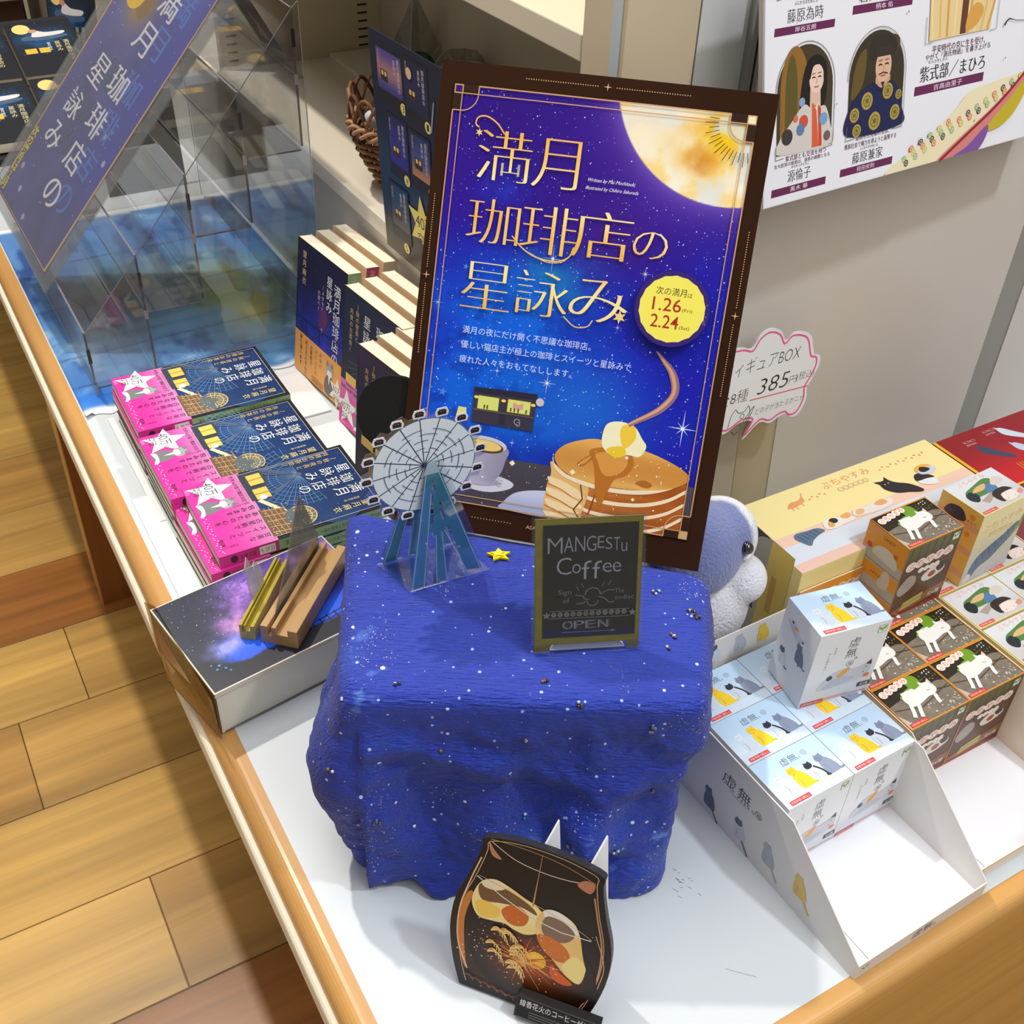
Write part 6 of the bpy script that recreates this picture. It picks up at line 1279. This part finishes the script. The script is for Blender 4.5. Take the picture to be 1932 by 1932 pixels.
for dx, dy, c_, dk in ((24, 8, (72, 120, 214), 1), (0, 0, (238, 238, 246), 0)):  # first pass paints the title's offset reflection in the acrylic as blue lettering
    for t, u, v, s_ in (('満', 124, 344, 46), ('月', 116, 293, 42), ('珈', 120, 238, 44), ('琲', 122, 190, 44), ('店', 123, 143, 44), ('の', 122, 92, 40), ('星', 74, 228, 42), ('詠', 66, 178, 40), ('み', 64, 134, 40)):
        if dk and t in '星詠み': c2 = (70, 86, 120)
        else: c2 = c_
        A.mincho(t, u-s_*.42+dx, v-s_*.82+dy, u+s_*.42+dx, v+dy, c2, -.004, .03)
A.vtext('次の満月は１月', 27, 106, 13, (226, 210, 40), .95, .03)
m.build('print', GLOSSP, ban)
m = MB(); m.box(0, .2156, -.0012, -.0008, 0, .43); m.box(0, .2156, .0006, .0010, 0, .43); m.build('clear_sleeve', filmmat('milky_sleeve', (.93, .93, .93), .09, .12), ban)

# ------------------------------------------------------------------ navy series leaflet on the shelf edge
nv = thing('series_leaflet', 'tall navy leaflet showing numbered book covers, stuck to the shelf edge', 'leaflet', (.3108, .7574, .168), (0, R(-3.08), R(-87.98)))
nv.rotation_euler = (R(3.08), 0, R(-87.98))
m = MB(); m.box(0, .148, 0, .0008, 0, .2099, (30, 40, 62)); A = Art(m, (0, 0, 0), (1, 0, 0), (0, 0, 1)); A.grid(.3, .3, 147.7, 209.6, 14, 20, lambda U, V: mix3((24, 34, 62), (20, 62, 104), np.clip(np.exp(-((V-80)/40)**2), 0, 1)*.8))
A.grid(.3, .3, 147.7, 34, 10, 4, lambda U, V: mix3((86, 78, 70), (60, 62, 70), V/34))
def mini(u0, v0, u1, v1, c0, c1, c2, num, nx_, ny_):
    A.rect(u0-3, v0-12, u1+3, v1+3, (26, 32, 46)); A.grid(u0, v0, u1, v1, 4, 8, lambda U, V: mix3(mix3(c0, c1, sstep(v0, (v0+v1)/2, V)), c2, sstep((v0+v1)/2, v1, V)))
    A.rect(u0+6, v0+8, u0+20, v0+18, (60, 44, 40)); A.rect(u0+8, v0+13, u0+12, v0+17, (246, 206, 130)); A.rect(u0+14, v0+13, u0+18, v0+17, (246, 206, 130))
    A.vtext('満月珈琲店の', u1-6, v1-2, 5, (226, 224, 236), 1.0); A.vtext('星詠み', u1-13, v1-4, 4.6, (226, 224, 236), 1.0); A.vtext('望月麻衣', u0+4, v1-2, 3, (220, 200, 170), 1.0)
    A.ell(nx_, ny_, 5.6, 5.2, (244, 228, 130)); A.text(num, nx_-2, ny_-3, nx_+2, ny_+3, (50, 44, 40))
mini(13, 161, 60, 197, (60, 60, 150), (176, 130, 140), (84, 74, 160), '3', 60, 154); mini(66, 159, 106, 201, (30, 40, 80), (34, 44, 96), (30, 36, 66), '1', 105, 152)
mini(26, 96, 61, 140, (40, 44, 160), (50, 52, 140), (30, 40, 110), '4', 57, 87); mini(70, 99, 104, 138, (200, 140, 100), (70, 84, 150), (40, 60, 120), '2', 105, 92); mini(20, 32, 54, 73, (90, 84, 90), (40, 76, 110), (30, 70, 116), '5', 46, 15)
A.poly([(110, 150), (118, 178), (120, 178), (113, 150)], (150, 160, 190)); A.poly([(122, 154), (128, 176), (130, 176), (125, 154)], (150, 160, 190)); A.ell(76, 190, 5, 5, (240, 206, 170))
A.star(84, 52, 30, 15, 6, (246, 228, 118), 96); A.text('40万', 70, 48, 104, 62, (40, 36, 34)); A.text('突破', 72, 32, 98, 44, (40, 36, 34))
m.build('print', PRINT, nv)
# ------------------------------------------------------------------ wicker basket on the shelf
bk = thing('wicker_basket', 'brown wicker basket filled with straw and sweets on the white shelf', 'basket', (.3790, .8450, .1876))
WK = [(120, 84, 54), (148, 108, 76), (92, 60, 38), (176, 134, 104)]
prof = lambda z: .030+.030*math.sin(min(1, z/.075)*math.pi/2)
g = random.Random(6)
m = MB(); nS = 18
for k in range(nS):
    a = 2*math.pi*k/nS; m.tube([(prof(z)*math.cos(a), prof(z)*math.sin(a), z) for z in np.linspace(0, .080, 9)], .0019, 6, WK[k % 3])
m.build('stakes', MATTE, bk, smooth=True)
m = MB()
for r in range(15):
    z = .002+r*.0038; m.tube([((prof(z)+.0024*math.cos(nS/2*t+math.pi*(r % 2)))*math.cos(t), (prof(z)+.0024*math.cos(nS/2*t+math.pi*(r % 2)))*math.sin(t), z+.0008*math.sin(5*t+r)) for t in np.linspace(0, 2*math.pi, 108, endpoint=False)], .0019, 5, WK[r % 4], closed=True)
m.build('weave', MATTE, bk, smooth=True)
m = MB()
for j in range(3): m.tube([((.0605+.003*math.cos(9*t+j*2.1))*math.cos(t), (.0605+.003*math.cos(9*t+j*2.1))*math.sin(t), .066+.0045*math.sin(9*t+j*2.1)) for t in np.linspace(0, 2*math.pi, 108, endpoint=False)], .0022, 6, WK[3], closed=True)
m.build('braided_band', MATTE, bk, smooth=True)
m = MB()
for k in range(nS):
    a = 2*math.pi*k/nS; b_ = 2*math.pi*(k+2)/nS
    m.tube([(.060*math.cos(a+(b_-a)*t), .060*math.sin(a+(b_-a)*t), .074+.026*math.sin(math.pi*t)) for t in np.linspace(0, 1, 9)], .0021, 6, WK[k % 3])
m.build('rim_loops', MATTE, bk, smooth=True)
m = MB()
for _ in range(110):
    a = g.uniform(0, 6.28); r = g.uniform(0, .046); z = g.uniform(.03, .060); d = g.uniform(0, 6.28); l = g.uniform(.008, .02)
    p = (r*math.cos(a), r*math.sin(a), z); m.tube([p, (p[0]+l*math.cos(d)*.6, p[1]+l*math.sin(d)*.6, z+g.uniform(-.006, .010)), (p[0]+l*math.cos(d+.5), p[1]+l*math.sin(d+.5), z+g.uniform(-.004, .006))], .0006, 4, (222, 184, 96))
o = m.build('straw', MATTE, bk); o['kind'] = 'stuff'
for j, (x, y, c, l_) in enumerate(((-.026, -.016, (226, 110, 50), 'orange'), (-.034, .010, (200, 206, 216), 'silver'), (-.010, -.030, (206, 170, 80), 'golden'))):
    m = MB(); m.ball((0, 0, 0), (.011, .011, .009), 12, c); m.ball((.013, 0, .002), (.004, .006, .004), 8, c); m.ball((-.013, 0, .002), (.004, .006, .004), 8, c)
    o = m.build('wrapped_sweet', GLOSSP, None, (.379+x, .845+y, TZ+.1876+.070), (.3*j, .2, j), smooth=True); tag(o, '%s wrapped sweet lying on the straw in the wicker basket' % l_, 'sweet')
# clear pillow pouch with a green ball, faceted clear box
pp = thing('clear_pouch', 'clear pyramid pouch holding a green marbled ball on the back shelf', 'pouch', (.5180, 1.1150, .1936), (0, 0, R(20)))
m = MB(); V4 = [(-.046, -.032, 0), (.046, -.032, 0), (.046, .032, 0), (-.046, .032, 0), (-.004, 0, .105), (.004, 0, .105)]
m.add(V4, [[0, 3, 2, 1], [0, 1, 5, 4], [2, 3, 4, 5], [1, 2, 5], [3, 0, 4]]); m.build('film', filmmat('grey_film', (.84, .84, .83), .14, .08), pp)
m = MB(); m.tube([V4[1], V4[5]], .0006, 5, (190, 188, 180)); m.tube([V4[0], V4[4]], .0006, 5, (190, 188, 180)); m.build('seam', EDGE, pp)
def ballmat():
    m, nt, N, L, b = newmat('green_marbling'); tc = N.new('ShaderNodeTexCoord'); n = N.new('ShaderNodeTexNoise'); n.inputs['Scale'].default_value = 60; n.inputs['Distortion'].default_value = 2; L.new(tc.outputs['Object'], n.inputs['Vector'])
    r = N.new('ShaderNodeValToRGB'); r.color_ramp.elements[0].color = (*lin((16, 54, 90)), 1); r.color_ramp.elements[1].color = (*lin((30, 120, 96)), 1); r.color_ramp.elements[0].position = .38; r.color_ramp.elements[1].position = .62; L.new(n.outputs['Fac'], r.inputs[0]); L.new(r.outputs[0], b.inputs['Base Color']); b.inputs['Roughness'].default_value = .25; return m
m = MB(); m.ball((0, 0, 0), .021, 24, (30, 110, 100)); o = m.build('marbled_ball', ballmat(), None, (.5200, 1.1080, TZ+.1936+.0222), smooth=True); tag(o, 'green and blue marbled ball inside the clear pyramid pouch', 'ball')
fb = thing('clear_gem_box', 'faceted clear plastic gift box beside the pyramid pouch on the back shelf', 'box', (.5150, .9850, .1936), (0, 0, R(10)))
m = MB(); rings = [(.020, 0), (.034, .012), (.034, .058), (.022, .074)]
m.lathe(rings, 8); m.add([(.022*math.cos(R(45*k)), .022*math.sin(R(45*k)), .074) for k in range(8)], [list(range(8))]); m.build('shell', filmmat('gem_film', (.80, .80, .76), .18, .05), fb)
m = MB()
for k in range(8):
    a = R(45*k); m.tube([(r*math.cos(a), r*math.sin(a), z) for r, z in rings], .0005, 4, (170, 166, 150))
m.tube([(.034*math.cos(R(45*k)), .034*math.sin(R(45*k)), .058) for k in range(8)], .0005, 4, (170, 166, 150), closed=True); m.build('fold_lines', EDGE, fb)
m = MB(); m.ball((0, 0, 0), (.014, .014, .012), 14, (74, 50, 40)); o = m.build('chocolate_ball', GLOSSP, None, (.515, .985, TZ+.1936+.0134), smooth=True); tag(o, 'dark brown ball inside the faceted clear box', 'ball')
pf = thing('framed_photo', 'small white framed dark photo leaning at the back of the shelf', 'frame', (.5270, .7700, .1936), (0, R(8), R(-90)))
pf.rotation_euler = (R(-8), 0, R(-90))
m = MB(); m.box(0, .10, 0, .004, 0, .080, (222, 220, 214)); A = Art(m, (0, 0, 0), (1, 0, 0), (0, 0, 1)); A.rect(5, 5, 95, 75, (50, 40, 34)); A.blob([(30, 20), (60, 18), (70, 50), (40, 60)], (84, 66, 52)); m.build('picture', PRINT, pf)

# ------------------------------------------------------------------ dark books at the far end of the table
def darkcover(A, k):
    A.rect(0, 0, 105, 152, (24, 26, 34)); A.grid(4, 52, 101, 148, 16, 20, lambda U, V: mix3((20, 24, 34), (24, 96, 160), np.clip(np.exp(-((U-50)/40)**2-((V-100)/30)**2)*fbm(U*.05, V*.05, 5+k)*1.6, 0, 1)))
    A.ell(24, 132, 14, 14, (250, 214, 130)); A.blob([(20, 100), (50, 96), (84, 100), (90, 108), (56, 112), (24, 110)], (70, 96, 126)); A.blob([(36, 108), (56, 106), (84, 110), (88, 118), (60, 118), (44, 124)], (226, 220, 220)); A.ell(40, 124, 7, 5, (206, 150, 120))
    A.vtext('満月珈琲店の', 84, 92, 10, (226, 212, 160), 1.0); A.vtext('星詠み', 70, 90, 10, (226, 212, 160), 1.0); A.rect(16, 60, 34, 74, (246, 186, 60)); A.rect(38, 60, 54, 74, (246, 186, 60)); A.vtext('望月麻衣', 56, 88, 6, (236, 236, 240), 1.0)
    A.dots(starpts(40, 6, 56, 99, 146, .2, .6, 30+k), (220, 226, 240))
def farbook(lab, loc, rot, th=.05, k=0):
    b = thing('paperback_book', lab, 'book', loc, rot, 'dark books at the far end of the table')
    m = MB(); m.box(.0006, .1514, .0006, .1045, .0004, th-.0004, (226, 214, 190)); m.build('pages', PAGES, b)
    m = MB(); m.box(0, .152, 0, .105, th-.0004, th, (24, 24, 30)); m.box(0, .152, 0, .105, 0, .0004, (24, 24, 30)); m.box(0, .152, 0, .0005, .0004, th-.0004, (30, 34, 46)); darkcover(Art(m, (0, .105, th), (0, -1, 0), (1, 0, 0)), k); m.build('cover', PRINT, b); return b
rp = MB(); ra = R(16); y0_, y1_ = 1.575, 1.925
rp.prism([(y0_, 0), (y1_, 0), (y1_, .010+(y1_-y0_)*math.tan(ra)), (y0_, .010)], (.012, 0, 0), (0, 1, 0), (0, 0, 1), (.232, 0, 0), (40, 38, 42))
o = rp.build('display_ramp', MATTE, None, (0, 0, TZ+.0003)); tag(o, 'dark sloping display ramp under the dark paperbacks at the far table end', 'display ramp')
src = None
for cx, x in (('right', .2400), ('left', .1290)):
    for i, s_ in enumerate((.012, .172)):
        lab = 'dark night sky paperback lying in the %s row of the far ramp, %s side' % (('lower', 'upper')[i], cx)
        loc = (x, y0_+s_*math.cos(ra), .0122+s_*math.sin(ra)); rot = (0, -ra, R(90))
        if src is None: src = farbook(lab, loc, rot, .016, i)
        else: copy_tree(src, loc, rot, lab)
b = farbook('dark paperback standing upright behind the flat dark books at the far table end', (.280, 1.890, .001), (0, R(-84), R(30)), .014, 9)
